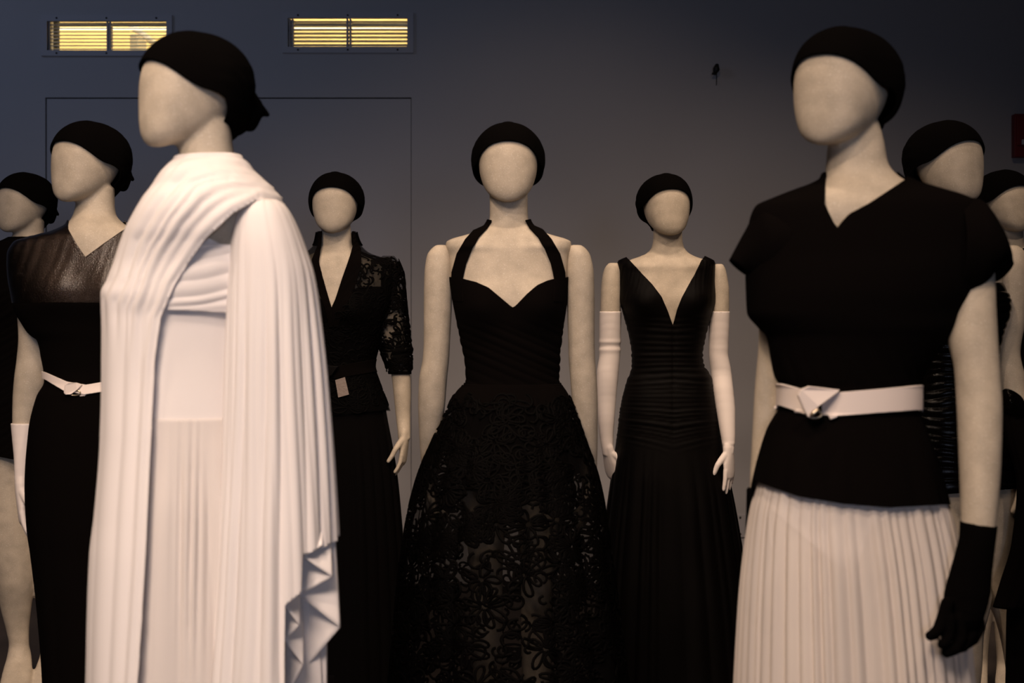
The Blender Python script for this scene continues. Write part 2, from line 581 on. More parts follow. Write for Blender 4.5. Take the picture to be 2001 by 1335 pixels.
def head_parts(fig, D, ax, chin, top, yaw, tilt=0.0):
    s = (chin - top) * D / F / 0.226
    yw = math.radians(yaw)
    fr = np.array([-math.sin(yw), -math.cos(yw), 0])
    rt = np.array([math.cos(yw), -math.sin(yw), 0])
    O = P(ax, chin, D)

    def tr(x, y, z):
        return O + s * (x[..., None] * rt + y[..., None] * fr + z[..., None] * np.array([0, 0, 1.0]))

    def surf(T, nz, nt, n=2.15, disp=None):
        z = np.concatenate([T[0, 0] + (T[-1, 0] - T[0, 0]) * 0.5 * (1 - np.cos(np.linspace(0, np.pi, nz)))])[:, None]
        th = np.linspace(0, 2 * np.pi, nt, endpoint=False)[None]
        w, f, b = (pchip(T[:, 0], T[:, k], z) for k in (1, 2, 3))
        e = 2.0 / n
        ux = np.sign(np.cos(th)) * np.abs(np.cos(th)) ** e
        uy = np.sign(np.sin(th)) * np.abs(np.sin(th)) ** e
        mid, hd = (f - b) / 2, (f + b) / 2
        x, y = w * ux, mid + hd * uy
        zz = np.broadcast_to(z, x.shape)
        if disp is not None:
            k = disp(x, y, zz, np.broadcast_to(th, x.shape))
            hug = 1 - np.minimum(1, (pchip(HEAD[:, 0], HEAD[:, 1], z - 0.004) + 0.005) / w)     # the front lies close on the head
            x, y = x * (1 + k) * (1 - hug * smooth01(y, -0.045, 0.045)), mid + (y - mid) * (1 + k)
        return x, y, zz
    x, y, z = surf(HEAD, 44, 56, 2.3)
    hv = tr(x, y, z).reshape(-1, 3)
    hf = [tuple(reversed(q)) for q in grid_faces(44, 56)]
    hv, hc = cap(hv, [], 44, 56)
    hv = (hv, [tuple(reversed(q)) for q in hf] + [tuple(reversed(q)) for q in hc])

    kx, ky, kz = 0.012, -0.125, 0.075                            # where the cloth is gathered

    def disp(x, y, z, th):
        a = np.arctan2(z - kz + 0.02, x - kx) + 0.3 * np.sin(x * 40)
        g = folds(a / (2 * np.pi) * 1.0 + 0.5, 34, int(ax), 0.8)
        back = smooth01(-y, -0.005, 0.09)
        return 0.035 * (g - 0.4) * back + 0.008 * (folds(z / 0.24 + 0.35 * y, 9, int(ax) + 1) - 0.4) * smooth01(-y, -0.06, 0.06)
    x, y, z = surf(WRAP, 70, 120, 2.25, disp)
    edge = np.interp(y.ravel(), [-0.14, -0.050, -0.040, -0.030, 0.0, 0.03, 0.055, 0.075, 0.105],
                     [0.022, 0.026, 0.060, 0.088, 0.112, 0.131, 0.145, 0.156, 0.168])
    edge -= 0.016 * (np.abs(x.ravel()) / 0.078) ** 2.2 * smooth01(y.ravel(), -0.03, 0.04)
    v, f = clip(tr(x, y, z).reshape(-1, 3), [tuple(reversed(q)) for q in grid_faces(70, 120)], z.ravel() - edge)
    f = [tuple(reversed(q)) for q in f]
    wrap = link('head_wrap', v, f, M['wrap'], fig, solid=0.003 * s)
    k = lambda a, b, c: tr(np.array(a), np.array(b), np.array(c))
    bun = [tube3([k(-0.02, -0.098, 0.128), k(-0.008, -0.122, 0.108), k(0.004, -0.128, 0.085), k(0.012, -0.118, 0.058)], np.array([0.018, 0.025, 0.027, 0.018]) * s, 12, ref=(1, 0.2, 0)),
           tube3([k(0.022, -0.104, 0.118), k(0.012, -0.126, 0.098), k(-0.008, -0.126, 0.072), k(-0.016, -0.104, 0.050)], np.array([0.014, 0.020, 0.022, 0.016]) * s, 12, ref=(1, 0.2, 0)),
           tube3([k(0.004, -0.140, 0.096), k(0.006, -0.152, 0.086), k(0.008, -0.160, 0.080)], np.array([0.012, 0.009, 0.006]) * s, 8, ref=(1, 0.2, 0))]
    union('wrap_knot', bun, 0.004, 2, M['wrap'], wrap)
    return hv


def base_of(ax, D):
    return ((ax - CX) * D / F, D, 0.0)


GROUP = 'dressed mannequins in the gallery'


def shell(name, L, y0, y1, ny, nt, keep, material, parent, off=0.004, bumps=(), solid=0.0025):
    v, f, px, py, th = L.grid(y0, y1, ny, nt, off, bumps)
    if keep is not None:
        v, f = clip(v, f, keep(px, py, th))
    return link(name, v, f, material, parent, solid=solid)


def front(th):
    return np.sin(th) > -0.02


def gauss(px, py, x, y, sx, sy):
    return np.exp(-((px - x) / sx) ** 2 - ((py - y) / sy) ** 2)


def slab(name, pts, D, depth, thick, material, parent, rnd=0.0):
    """flat piece with thickness; pts px, depth = dy of its front face (value or list)"""
    n = len(pts)
    dp = np.broadcast_to(np.asarray(depth, float), (n,))
    a = P([p[0] for p in pts], [p[1] for p in pts], D + dp)
    b = a + np.array([0, thick, 0])
    v = np.vstack([a, b])
    f = [tuple(range(n)), tuple(range(2 * n - 1, n - 1, -1))] + [(i, n + i, n + (i + 1) % n, (i + 1) % n) for i in range(n)]
    o = link(name, v, f, material, parent, smooth=False)
    if rnd:
        m = o.modifiers.new('edge', 'BEVEL')
        m.width = rnd
        m.segments = 2
    return o


def box(name, x0, x1, y0, y1, z0, z1, material, parent=None, bev=0.0):
    v = [(x, y, z) for x in (x0, x1) for y in (y0, y1) for z in (z0, z1)]
    f = [(0, 1, 3, 2), (4, 6, 7, 5), (0, 4, 5, 1), (2, 3, 7, 6), (0, 2, 6, 4), (1, 5, 7, 3)]
    o = link(name, v, f, material, parent, smooth=False)
    if bev:
        m = o.modifiers.new('edge', 'BEVEL')
        m.width = bev
        m.segments = 2
    return o


# ------------------------------------------------------------------ room
def wx(px):
    return (px - CX) * WALL / F


def wz(py):
    return HC - (py - HY) * WALL / F


V1 = (93, 326, 42, 99)          # vent openings: px left, right, top, bottom
V2 = (563, 796, 36, 92)
DOOR = (88.5, 804, 190.5)
ZT = 4.6
xs = sorted({-6.5, wx(DOOR[0]), wx(V1[0]), wx(V1[1]), wx(V2[0]), wx(V2[1]), wx(DOOR[1]), 6.5})
VH = 9                           # the wall opening is taller than the frame opening
zs = sorted({0.0, wz(DOOR[2]), wz(V1[3]), wz(V2[3]), wz(V1[2] - VH), wz(V2[2] - VH), ZT})
wv = [(x, WALL, z) for z in zs for x in xs]
wf = []
for i in range(len(zs) - 1):
    for j in range(len(xs) - 1):
        mx_, mz_ = (xs[j] + xs[j + 1]) / 2, (zs[i] + zs[i + 1]) / 2
        hole = any(wx(q[0]) < mx_ < wx(q[1]) and wz(q[3]) < mz_ < wz(q[2] - VH) for q in (V1, V2)) or \
            (wx(DOOR[0]) < mx_ < wx(DOOR[1]) and mz_ < wz(DOOR[2]))
        if not hole:
            a = i * len(xs) + j
            wf.append((a, a + 1, a + 1 + len(xs), a + len(xs)))
wall = struct(link('wall_back', wv, wf, M['wall'], smooth=False, solid=0.09))
struct(box('door_1', wx(DOOR[0]) + 0.008, wx(DOOR[1]) - 0.003, WALL + 0.001, WALL + 0.06, 0.008, wz(DOOR[2]) - 0.007, M['wall']))
struct(box('floor', -6.5, 6.5, -3.0, WALL + 0.09, -0.08, 0.0, M['floor']))
struct(box('ceiling', -6.5, 6.5, -3.0, WALL + 0.09, ZT, ZT + 0.1, M['ceiling']))
struct(box('wall_left', -6.6, -6.5, -3.0, WALL + 0.09, 0, ZT, M['wall']))
struct(box('wall_right', 6.5, 6.6, -3.0, WALL + 0.09, 0, ZT, M['wall']))

# lit plant room seen through the vents
PX0, PX1, PY0, PY1, PZ0, PZ1 = -4.2, 0.6, WALL + 0.095, 9.2, 2.6, 4.2
struct(box('trim_1', PX0, PX1, PY1, PY1 + 0.05, PZ0, PZ1, M['plant']))
struct(box('trim_2', PX0, PX1, PY0, PY1, PZ1, PZ1 + 0.05, M['plant']))
struct(box('trim_3', PX0, PX1, PY0, PY1, PZ0 - 0.05, PZ0, M['plant']))
struct(box('trim_4', PX0 - 0.05, PX0, PY0, PY1, PZ0, PZ1, M['plant']))
struct(box('trim_5', PX1, PX1 + 0.05, PY0, PY1, PZ0, PZ1, M['plant']))
for lx_ in (-3.2, -1.9, -0.6):
    pl = bpy.data.lights.new('plant_room_lamp', 'POINT')
    pl.energy = 28
    pl.color = (1.0, 0.89, 0.64)
    pl.shadow_soft_size = 0.08
    po = bpy.data.objects.new('plant_room_lamp', pl)
    COL.objects.link(po)
    po.location = (lx_, 8.3, 3.8)


def vent(v, label, n_slats, tilt, mullions, fx0, fx1, fy0, fy1):
    x0, x1, z1, z0 = wx(v[0]), wx(v[1]), wz(v[2]), wz(v[3])
    t = thing('wall_vent', label, 'vent', ((x0 + x1) / 2, WALL, z0), 'slatted vents high on the wall')
    ex0, ex1, ez1, ez0 = wx(fx0), wx(fx1), wz(fy0), wz(fy1)
    yf, yb = WALL - 0.012, WALL
    o4 = [(ex0, ez0), (ex1, ez0), (ex1, ez1), (ex0, ez1)]
    i4 = [(x0, z0), (x1, z0), (x1, z1), (x0, z1)]
    vv = [(x, y, z) for y, q in ((yf, o4), (yf, i4), (yb + 0.012, i4), (yb, o4)) for x, z in q]
    ff = []
    for k in range(4):
        m_ = (k + 1) % 4
        ff += [(k, m_, 4 + m_, 4 + k), (4 + k, 4 + m_, 8 + m_, 8 + k), (12 + k, k, m_, 12 + m_)[::-1]]
    fr = link('frame', vv, ff, M['vent'], t, smooth=False)
    pitch = (z1 - z0) / (n_slats + 0.4)
    for k in range(n_slats):
        zc = z0 + pitch * (k + 0.75)
        dz = 0.022 * math.tan(math.radians(tilt))
        h = 0.0018
        ya, yb2 = WALL + 0.012, WALL + 0.046
        vv = [(x, y, z) for x in (x0, x1) for y, z in ((ya, zc - dz - h), (yb2, zc + dz - h), (yb2, zc + dz + h), (ya, zc - dz + h))]
        link('slat', vv, [(0, 1, 2, 3), (7, 6, 5, 4), (0, 4, 5, 1), (1, 5, 6, 2), (2, 6, 7, 3), (3, 7, 4, 0)], M['vent'], t, smooth=False)
    for mx in mullions:
        xx = wx(mx)
        box('mullion', xx - 0.004, xx + 0.004, WALL + 0.006, WALL + 0.05, z0, z1, M['vent'], t)
    for sx in (0.12, 0.5, 0.88):
        for zz in ((ez1 + z1) / 2, (ez0 + z0) / 2):
            c = np.array([ex0 + (ex1 - ex0) * sx, WALL - 0.0125, zz])
            sv, sf = tube3([c, c + np.array([0, -0.002, 0])], [0.0055, 0.0045], 10, ref=(0, 0, 1))
            link('screw', sv, sf, M['screw'], t)
    return t


vent(V1, 'lit slatted vent partly hidden by the white-gowned mannequin head wrap', 8, 12, (209, 214, 95.5), 81, 337, 30, 110)
vent(V2, 'lit slatted vent showing even yellow strips, fully visible on the wall', 7, -3, (678, 684, 566, 571), 552, 808, 25, 104)

# things inside the plant room that show through the vents
t = thing('service_pipe', 'long dark pipe with a lit white tube under it behind the vent slats', 'pipe', (-1.9, 8.9, 3.1))
pv, pf = tube3([(-4.15, 8.8, 3.208), (-2, 8.8, 3.208), (0.55, 8.8, 3.200)], [0.013] * 3, 14)
link('pipe_run', pv, pf, M['blackplastic'], t)
pv, pf = tube3([(-2.66, 8.3, 2.62), (-2.66, 8.3, 2.9), (-2.66, 8.3, 4.18)], [0.02] * 3, 12, ref=(1, 0, 0))
link('riser', pv, pf, M['blackplastic'], t)
pv, pf = tube3([(-4.0, 8.75, 3.172), (-2, 8.75, 3.172), (0.4, 8.75, 3.166)], [0.006] * 3, 10)
link('lit_tube', pv, pf, M['tube'], t)
for bx_ in (-3.9, 0.3):
    box('bracket', bx_ - 0.02, bx_ + 0.02, 8.745, 8.80, 3.175, 3.21, M['grey'], t)
t = thing('steel_duct', 'grey upright duct behind the slats of the left vent', 'duct', (-2.2, 8.6, 2.6))
box('casing', wx(253) * 8.55 / 7.4, wx(270) * 8.55 / 7.4, 8.55, 8.75, 2.6, 3.10, M['grey'], t, 0.01)
box('flange', wx(251) * 8.55 / 7.4, wx(272) * 8.55 / 7.4, 8.54, 8.76, 2.9, 2.92, M['grey'], t)
t = thing('sloping_brace', 'pale sloping brace behind the slats of the left vent', 'brace', (-2.0, 8.9, 2.6))
pv, pf = tube3([(-2.38, 8.9, 3.22), (-2.2, 8.9, 3.08), (-1.7, 8.9, 2.8), (-1.4, 8.9, 2.6)], [0.02] * 4, 8)
link('bar', pv, pf, M['offwhite'], t)
t = thing('cable_tray', 'thin brown brace with brackets sloping behind the left vent slats', 'brace', (-2.7, 8.9, 2.5))
pv, pf = tube3([(-3.4, 9.15, 3.24), (-3.0, 9.15, 3.08), (-2.6, 9.15, 2.95), (-2.3, 9.15, 2.85)], [0.012] * 4, 8)
link('tray', pv, pf, M['grey'], t)

# low plate with screws, partly behind the gowns
t = thing('wall_plate', 'low plain plate with small screws on the wall beside the black glove', 'plate', (wx(1400), WALL, wz(1050)))
box('plate', wx(1250), wx(1540), WALL - 0.008, WALL, wz(1050), wz(1005), M['vent'], t, 0.002)
for px_ in (1300, 1446, 1500):
    for py_ in (1011, 1043):
        c = np.array([wx(px_), WALL - 0.0085, wz(py_)])
        sv, sf = tube3([c, c + np.array([0, -0.002, 0])], [0.006, 0.005], 10, ref=(0, 0, 1))
        link('screw', sv, sf, M['screw'], t)

# black fixture with cable
t = thing('wall_sensor', 'tiny black fixture with a thin hanging cable high on the bare wall', 'sensor', (wx(1399), WALL, wz(140)))
c = P(1400, 135, WALL - 0.03)
bv, bf = tube3([P(1401, 128, WALL - 0.03), P(1400, 135, WALL - 0.035), P(1397, 143, WALL - 0.03)], [0.011, 0.018, 0.010], 14)
link('body', bv, bf, M['blackplastic'], t)
bv, bf = tube3([P(1398, 141, WALL - 0.03), P(1393, 144, WALL - 0.035)], [0.008, 0.006], 10)
link('lens', bv, bf, M['blackplastic'], t)
bv, bf = tube3([P(1400, 136, WALL - 0.03), P(1400, 136, WALL + 0.002)], [0.01, 0.014], 10, ref=(0, 0, 1))
link('bracket', bv, bf, M['blackplastic'], t)
bv, bf = tube3([P(1400, 140, WALL - 0.02), P(1400.5, 150, WALL - 0.008), P(1400, 166, WALL - 0.006)], [0.0022] * 3, 6)
link('cable', bv, bf, M['blackplastic'], t)

# red alarm box
t = thing('alarm_box', 'dark red alarm box on the wall above the two right hand heads', 'alarm', (wx(2000), WALL, wz(309)))
box('case', wx(1976), wx(2024), WALL - 0.05, WALL, wz(309), wz(225), M['red'], t, 0.004)
box('cover', wx(1980), wx(2020), WALL - 0.058, WALL - 0.05, wz(287), wz(230), M['red'], t, 0.003)
box('handle', wx(1988), wx(2012), WALL - 0.072, WALL - 0.058, wz(286), wz(276), M['offwhite'], t, 0.003)

# ------------------------------------------------------------------ figure A: white gown, front left
def sil(rows):
    return [(r[0], r[1], r[2]) for r in rows]


D = DA
fig = thing('mannequin', 'mannequin in a long white draped gown with a cape over one arm', 'mannequin', base_of(380, D), GROUP)
hv = head_parts(fig, D, 372, 292, 64, 54)
bodyL = Loft(D, [
    (235, 352, 448, .045, .05), (290, 349, 455, .048, .055), (318, 355, 462, .055, .065), (340, 345, 482, .085, .09), (372, 325, 520, .105, .11),
    (410, 306, 545, .115, .12), (450, 296, 548, .112, .12), (500, 290, 530, .10, .11), (560, 270, 500, .10, .10), (620, 290, 480, .10, .10),
    (800, 312, 474, .098, .10), (950, 312, 486, .10, .11), (1040, 318, 480, .095, .10), (1080, 330, 480, .06, .07)])
leg1 = tube2(D, arm_rows([(960, 300, 402, .03), (1150, 305, 388, .03), (1400, 318, 384, .03), (1600, 320, 380, .03), (1840, 333, 366, .03), (1960, 328, 362, 0.0)]))
leg2 = tube2(D, arm_rows([(960, 395, 485, -.01), (1150, 400, 478, -.01), (1400, 408, 474, -.02), (1600, 410, 470, -.02), (1840, 424, 458, -.02), (1960, 420, 456, -.05)]))
union('body', [hv, bodyL.solid(236, 1080, 90, 56), leg1, leg2], 0.005, 5, M['skin'], fig)

under = Loft(D, [
    (455, 284, 515, .104, .112), (480, 272, 512, .106, .112), (540, 252, 505, .112, .11), (600, 238, 495, .108, .106), (640, 236, 488, .102, .104), (720, 236, 486, .101, .104),
    (812, 234, 488, .104, .106), (900, 230, 504, .109, .12), (1000, 224, 510, .119, .125), (1160, 216, 518, .13, .13), (1335, 212, 530, .14, .14),
    (1975, 195, 560, .17, .17)])
v = shell('bodice', under, 472, 816, 60, 120, None, M['white'], fig, 0.004)


def skirt_folds(px, py, th):
    k = smooth01(py, 830, 1050)
    t = (px - 360) / (1 + (py - 820) / 700.0) / 400.0
    f1 = folds(t + 0.5, 8, 5, 1.0)
    c = gauss(px, py, 372 + (py - 1000) * 0.02, 1080, 26, 190)
    return 0.015 * k * (f1 - 0.5) + c * 0.030 * (folds((px - 340) / 90.0 + 0.05 * (py - 900) / 300, 5, 8) - 0.4)


shell('skirt', under, 812, 1970, 170, 300, None, M['gown'], fig, 0.006, [skirt_folds])
shell('brief', under, 820, 1060, 40, 120, lambda px, py, th: np.where(front(th), pline(px, [(200, 905), (330, 985), (372, 1015), (380, 962), (437, 916), (520, 890)]), 1000) - py,
      M['white'], fig, -0.004)


def band_folds(px, py, th):
    w = py + 10 * np.sin(px / 60.0) + (px - 390) * 0.05
    return 0.005 * (folds((w - 470) / 150.0 + 0.02 * np.sin(px / 23.0), 6, 3, 1.0) - 0.4) * smooth01(py, 474, 486) * (1 - smooth01(py, 592, 606)) + 0.004 * gauss(px, py, 360, 560, 60, 40)


shell('bandeau', under, 484, 614, 80, 160,
      lambda px, py, th: np.where(front(th), pline(px, [(250, 604), (310, 606), (380, 607), (450, 612), (520, 610)]) - py, 606 - py), M['white'], fig, 0.014, [band_folds])

scarfL = Loft(D, [
    (312, 356, 462, .052, .062), (322, 352, 472, .058, .07), (335, 340, 484, .08, .09), (352, 326, 502, .105, .11), (375, 312, 526, .118, .125), (400, 294, 541, .140, .12),
    (425, 279, 555, .146, .12), (450, 266, 565, .144, .12), (480, 254, 562, .134, .12), (520, 240, 560, .126, .125), (555, 226, 545, .124, .12),
    (580, 214, 532, .122, .118), (620, 213, 515, .115, .115), (720, 213, 505, .113, .115), (850, 211, 512, .122, .125), (1000, 201, 520, .138, .13), (1080, 193, 526, .146, .134),
    (1200, 189, 535, .156, .14), (1335, 187, 545, .166, .15), (1975, 165, 590, .19, .18)])
inner = [(640, 520), (600, 468), (577, 434), (548, 404), (502, 391), (455, 417), (400, 468), (340, 556), (313, 620), (302, 700), (297, 800), (292, 900), (285, 1050), (277, 1200), (268, 1335), (250, 1990)]
outer = [(520, 350), (470, 318), (415, 314), (357, 325), (300, 398), (262, 462), (237, 540), (213, 582), (213, 700), (211, 850), (200, 1000), (190, 1200), (187, 1335), (170, 1990)]
keepP = inner + [(-400, 1990), (-400, 100), (700, 100), (700, 520)]


def pdist(px, py, pl):
    d = np.full(np.shape(px), 1e9)
    for a, b in zip(np.array(pl[:-1], float), np.array(pl[1:], float)):
        ab = b - a
        t = np.clip(((px - a[0]) * ab[0] + (py - a[1]) * ab[1]) / (ab @ ab), 0, 1)
        d = np.minimum(d, np.hypot(px - a[0] - t * ab[0], py - a[1] - t * ab[1]))
    return d


def scarf_folds(px, py, th):
    di, do = pdist(px, py, inner), pdist(px, py, outer)
    s = di / (di + do + 1e-6)
    w = np.minimum(1.0, (di + do) / 120.0)
    up = 1 - smooth01(py, 560, 720)
    f1 = folds(s * 0.98 + 0.05 * np.sin(py / 90.0), 6, 21, 1.0)
    f2 = folds(s * 0.9 + 0.05, 3, 33, 1.2)
    roll = np.exp(-((di - 7) / 9.0) ** 2)
    return np.where(front(th), (0.010 * up * w * (f1 - 0.4) + 0.006 * (1 - up) * (f2 - 0.4)) + 0.005 * roll, 0)


shell('draped_scarf', scarfL, 313, 1972, 330, 260, lambda px, py, th: np.where(front(th), sdist(px, py, keepP), 30.0), M['white'], fig, 0.010, [scarf_folds])

capeL = Loft(D, [
    (392, 492, 536, .03, .03, 2.2, -.06), (398, 480, 548, .045, .045, 2.2, -.06), (412, 467, 562, .062, .062, 2.2, -.06), (440, 459, 577, .075, .075, 2.2, -.06), (480, 455, 593, .085, .085, 2.2, -.06),
    (540, 451, 611, .092, .092, 2.2, -.06), (650, 447, 625, .10, .10, 2.2, -.06), (780, 444, 637, .105, .105, 2.2, -.06), (900, 441, 646, .11, .11, 2.2, -.06), (1050, 433, 655, .12, .12, 2.2, -.06),
    (1150, 427, 660, .125, .12, 2.2, -.06), (1335, 412, 668, .135, .125, 2.2, -.06), (1900, 380, 690, .16, .14, 2.2, -.06)])


def cape_folds(px, py, th):
    g = smooth01(py, 440, 760)
    t = (th / (2 * np.pi)) * 1.0 + 0.010 * np.sin(py / 240.0)
    return (0.001 + 0.013 * g) * (folds(t, 17, 44, 0.95) - 0.45) + 0.004 * g * (folds(t + 0.01 * np.sin(py / 150.0), 29, 45, 1.1) - 0.4)


def cape_keep(px, py, th):
    hf = np.interp(px, [300, 553, 556, 589, 592, 633, 700], [1890, 1885, 1184, 1158, 1086, 1070, 1040])
    hb = np.interp(px, [300, 540, 556, 700], [1890, 1890, 1100, 1030])
    return np.where(front(th), hf, hb) - py


cape = shell('cape', capeL, 393, 1890, 260, 420, cape_keep, M['white'], fig, 0.002, [cape_folds], solid=0.003)


def cascade(nodes, top, ptop, parent, name):
    nodes = np.array(nodes, float)
    n = len(nodes)
    t = np.arange(n)
    u = np.linspace(0, n - 1, (n - 1) * 14 + 1)
    fr = u - np.floor(u)
    e = np.floor(u) + np.where(fr < 0.5, 0.5 * (2 * fr) ** 1.25, 1 - 0.5 * (2 * (1 - fr)) ** 1.25)      # rounder turns
    px = np.interp(e, t, nodes[:, 0])
    hm = np.interp(e, t, nodes[:, 1])
    dy = np.interp(u, t, nodes[:, 2])
    pt = np.interp(u, t, np.asarray(ptop, float))
    vs = np.linspace(0, 1, 30)[:, None]
    X = pt + (px - pt) * vs ** 0.8
    Y = top + (hm - top) * vs
    w = vs ** 2.2
    v = P(X, Y, DA + np.broadcast_to(dy, X.shape) * w + (1 - w) * -0.07)
    return link(name, v.reshape(-1, 3), grid_faces(30, len(u), False), M['white'], parent, solid=0.003, offset=0.0)


cascade([(630, 1066, -.142), (591, 1088, -.148), (649, 1127, -.130), (585, 1163, -.118), (664, 1227, -.095), (597, 1306, -.07), (638, 1385, -.045), (600, 1470, -.02)],
        860, [622, 600, 634, 604, 640, 610, 636, 606], cape, 'cascade')
cascade([(588, 1157, -.160), (556, 1183, -.166), (585, 1222, -.150), (556, 1252, -.138), (592, 1300, -.125), (557, 1370, -.105), (600, 1450, -.085), (640, 1600, -.05), (636, 1890, -.02)],
        860, [586, 562, 584, 564, 586, 566, 590, 600, 604], cape, 'cascade')
armv = tube2(D, arm_rows([(400, 500, 545, -.05), (430, 486, 566, -.055), (480, 482, 580, -.06), (600, 486, 578, -.06), (720, 492, 572, -.06), (900, 500, 565, -.065), (1010, 508, 560, -.065)]))
union('arm', [armv] + hand(P(534, 1010, D - .065), (-.1, 0.0, -1), (0, -1, 0), 1.0, thumb=1), 0.004, 3, M['skin'], fig)
armv = tube2(D, arm_rows([(420, 318, 350, .12), (460, 312, 378, .13), (700, 318, 376, .13), (900, 330, 385, .12), (1010, 338, 382, .11)]))
union('arm', [armv] + hand(P(360, 1010, D + .11), (.05, 0.0, -1), (0, -1, 0), 1.0, thumb=1), 0.004, 3, M['skin'], fig)

# ------------------------------------------------------------------ figure B: black top, white belt, white pleated skirt, front right
fig = thing('mannequin', 'mannequin in a black top, wide white belt and pleated white skirt', 'mannequin', base_of(1665, D), GROUP)
hv = head_parts(fig, D, 1645, 290, 55, 40)
neckB = [(240, 1628, 1716, .045, .055), (285, 1619, 1727, .05, .058), (320, 1616, 1733, .052, .062), (345, 1614, 1752, .06, .075), (362, 1598, 1780, .072, .09)]
bodyL = Loft(D, neckB + [(385, 1545, 1830, .088, .10), (410, 1510, 1880, .10, .11), (450, 1500, 1895, .11, .115), (520, 1500, 1880, .12, .115), (600, 1510, 1850, .12, .11),
                         (700, 1535, 1800, .10, .10), (780, 1550, 1770, .095, .095), (880, 1525, 1800, .11, .12), (980, 1515, 1815, .12, .13), (1060, 1520, 1815, .11, .12), (1110, 1560, 1780, .07, .08)],
             [lambda px, py, th: np.where(front(th), 0.012 * gauss(px, py, 1640, 400, 60, 40), 0)])
leg1 = tube2(D, arm_rows([(1010, 1512, 1655, -.01), (1150, 1522, 1642, -.01), (1335, 1532, 1625, -.02), (1550, 1545, 1615, -.02), (1650, 1545, 1618, 0), (1840, 1568, 1600, .02), (1960, 1560, 1600, -.01)]))
leg2 = tube2(D, arm_rows([(1010, 1668, 1822, .01), (1150, 1688, 1818, .01), (1335, 1706, 1802, 0), (1550, 1715, 1785, 0), (1650, 1715, 1788, .02), (1840, 1738, 1770, .04), (1960, 1730, 1770, .01)]))
union('body', [hv, bodyL.solid(241, 1110, 90, 56), leg1, leg2], 0.005, 5, M['skin'], fig)

topL = Loft(D, [
    (338, 1612, 1752, .062, .078), (350, 1606, 1768, .07, .088), (362, 1585, 1795, .078, .098), (375, 1550, 1838, .09, .106), (390, 1512, 1886, .102, .114), (405, 1480, 1912, .112, .118),
    (440, 1468, 1925, .122, .122), (500, 1462, 1928, .134, .126), (540, 1462, 1914, .142, .128), (575, 1463, 1896, .145, .128), (610, 1465, 1874, .142, .126),
    (638, 1486, 1862, .138, .122), (657, 1503, 1846, .132, .12), (700, 1512, 1816, .122, .112), (735, 1520, 1795, .116, .108), (757, 1531, 1786, .113, .106), (800, 1529, 1786, .113, .106),
    (815, 1519, 1792, .118, .112), (840, 1505, 1802, .128, .122), (880, 1492, 1816, .142, .136), (940, 1478, 1832, .158, .15), (1000, 1468, 1846, .17, .162)])
neckV = [(1500, 200), (1613, 330), (1612, 398), (1621, 418), (1635, 446), (1646, 432), (1659, 418), (1700, 396), (1768, 351), (1900, 200)]


def top_keep(px, py, th):
    hem = np.where(front(th), pline(px, [(1460, 930), (1478, 941), (1560, 970), (1650, 985), (1740, 992), (1850, 986)]), 960) - py
    return np.minimum(hem, np.where(front(th), -sdist(px, py, neckV), 40))


top = shell('black_top', topL, 339, 998, 200, 180, top_keep, M['black'], fig, 0.004,
            [lambda px, py, th: 0.004 * (folds(px / 300.0 + 0.1 * np.sin(py / 80.0), 9, 9) - 0.4) * smooth01(py, 640, 720) * (1 - smooth01(py, 740, 756)),
             lambda px, py, th: 0.006 * (folds(th / 6.283, 13, 4) - 0.4) * smooth01(py, 815, 980)])
sl = tube2(D, [(1528, 392, 1530, 560, .10, .0), (1488, 400, 1492, 560, .085, .0), (1457, 450, 1474, 550, .06, .0), (1425, 508, 1463, 540, .03, .0)], 30, 32, ends=False)
link('sleeve', sl[0], sl[1], M['black'], top, solid=0.003)
sl = tube2(D, [(1862, 388, 1850, 600, .10, -.02), (1905, 391, 1888, 585, .10, -.02), (1938, 436, 1918, 548, .09, -.02), (1960, 482, 1926, 524, .07, -.02), (1977, 514, 1944, 551, .02, -.02)], 30, 32, ends=False)
link('sleeve', sl[0], sl[1], M['black'], top, solid=0.003)

bt = [(1440, 745), (1525, 752), (1560, 760), (1640, 767), (1787, 755), (1830, 753)]
bb = [(1440, 782), (1525, 793), (1570, 808), (1640, 812), (1787, 802), (1830, 800)]
belt = shell('belt', topL, 740, 820, 60, 200,
             lambda px, py, th: np.where(front(th), np.minimum(py - pline(px, bt), pline(px, bb) - py), np.minimum(py - 752, 798 - py)), M['belt'], fig, 0.012, solid=0.004)
zk = topL.at(1600, 785)
slab('belt_knot', [(1559, 773), (1566, 761), (1582, 755), (1642, 762), (1638, 767), (1600, 795), (1586, 812), (1580, 817), (1575, 808)], D,
     [zk - .030, zk - .034, zk - .036, zk - .026, zk - .026, zk - .036, zk - .034, zk - .032, zk - .032], 0.012, M['belt'], belt, 0.002)
slab('belt_gap', [(1594, 797), (1606, 788), (1606, 812), (1596, 812)], D, zk - .019, 0.004, M['black'], belt)
slab('belt_tip', [(1619, 812), (1641, 811), (1634, 816), (1623, 820)], D, zk - .020, 0.006, M['belt'], belt, 0.001)
c_ = P(1592, 806, D + zk - .036)
kv, kf = tube3([c_ + np.array([-.006, 0, -.005]), c_, c_ + np.array([.006, 0, .004])], [0.0035, 0.005, 0.0035], 10)
link('belt_stud', kv, kf, M['metal'], belt)
a_ = np.linspace(0, 2 * np.pi, 15)
c_ = P(1592, 810, D + zk - .024)
kv, kf = tube3(np.stack([c_[0] + 0.013 * np.cos(a_), np.full(15, c_[1]), c_[2] + .007 * np.sin(a_)], 1), np.full(15, .0022), 8)
link('buckle_ring', kv, kf, M['metal'], belt)

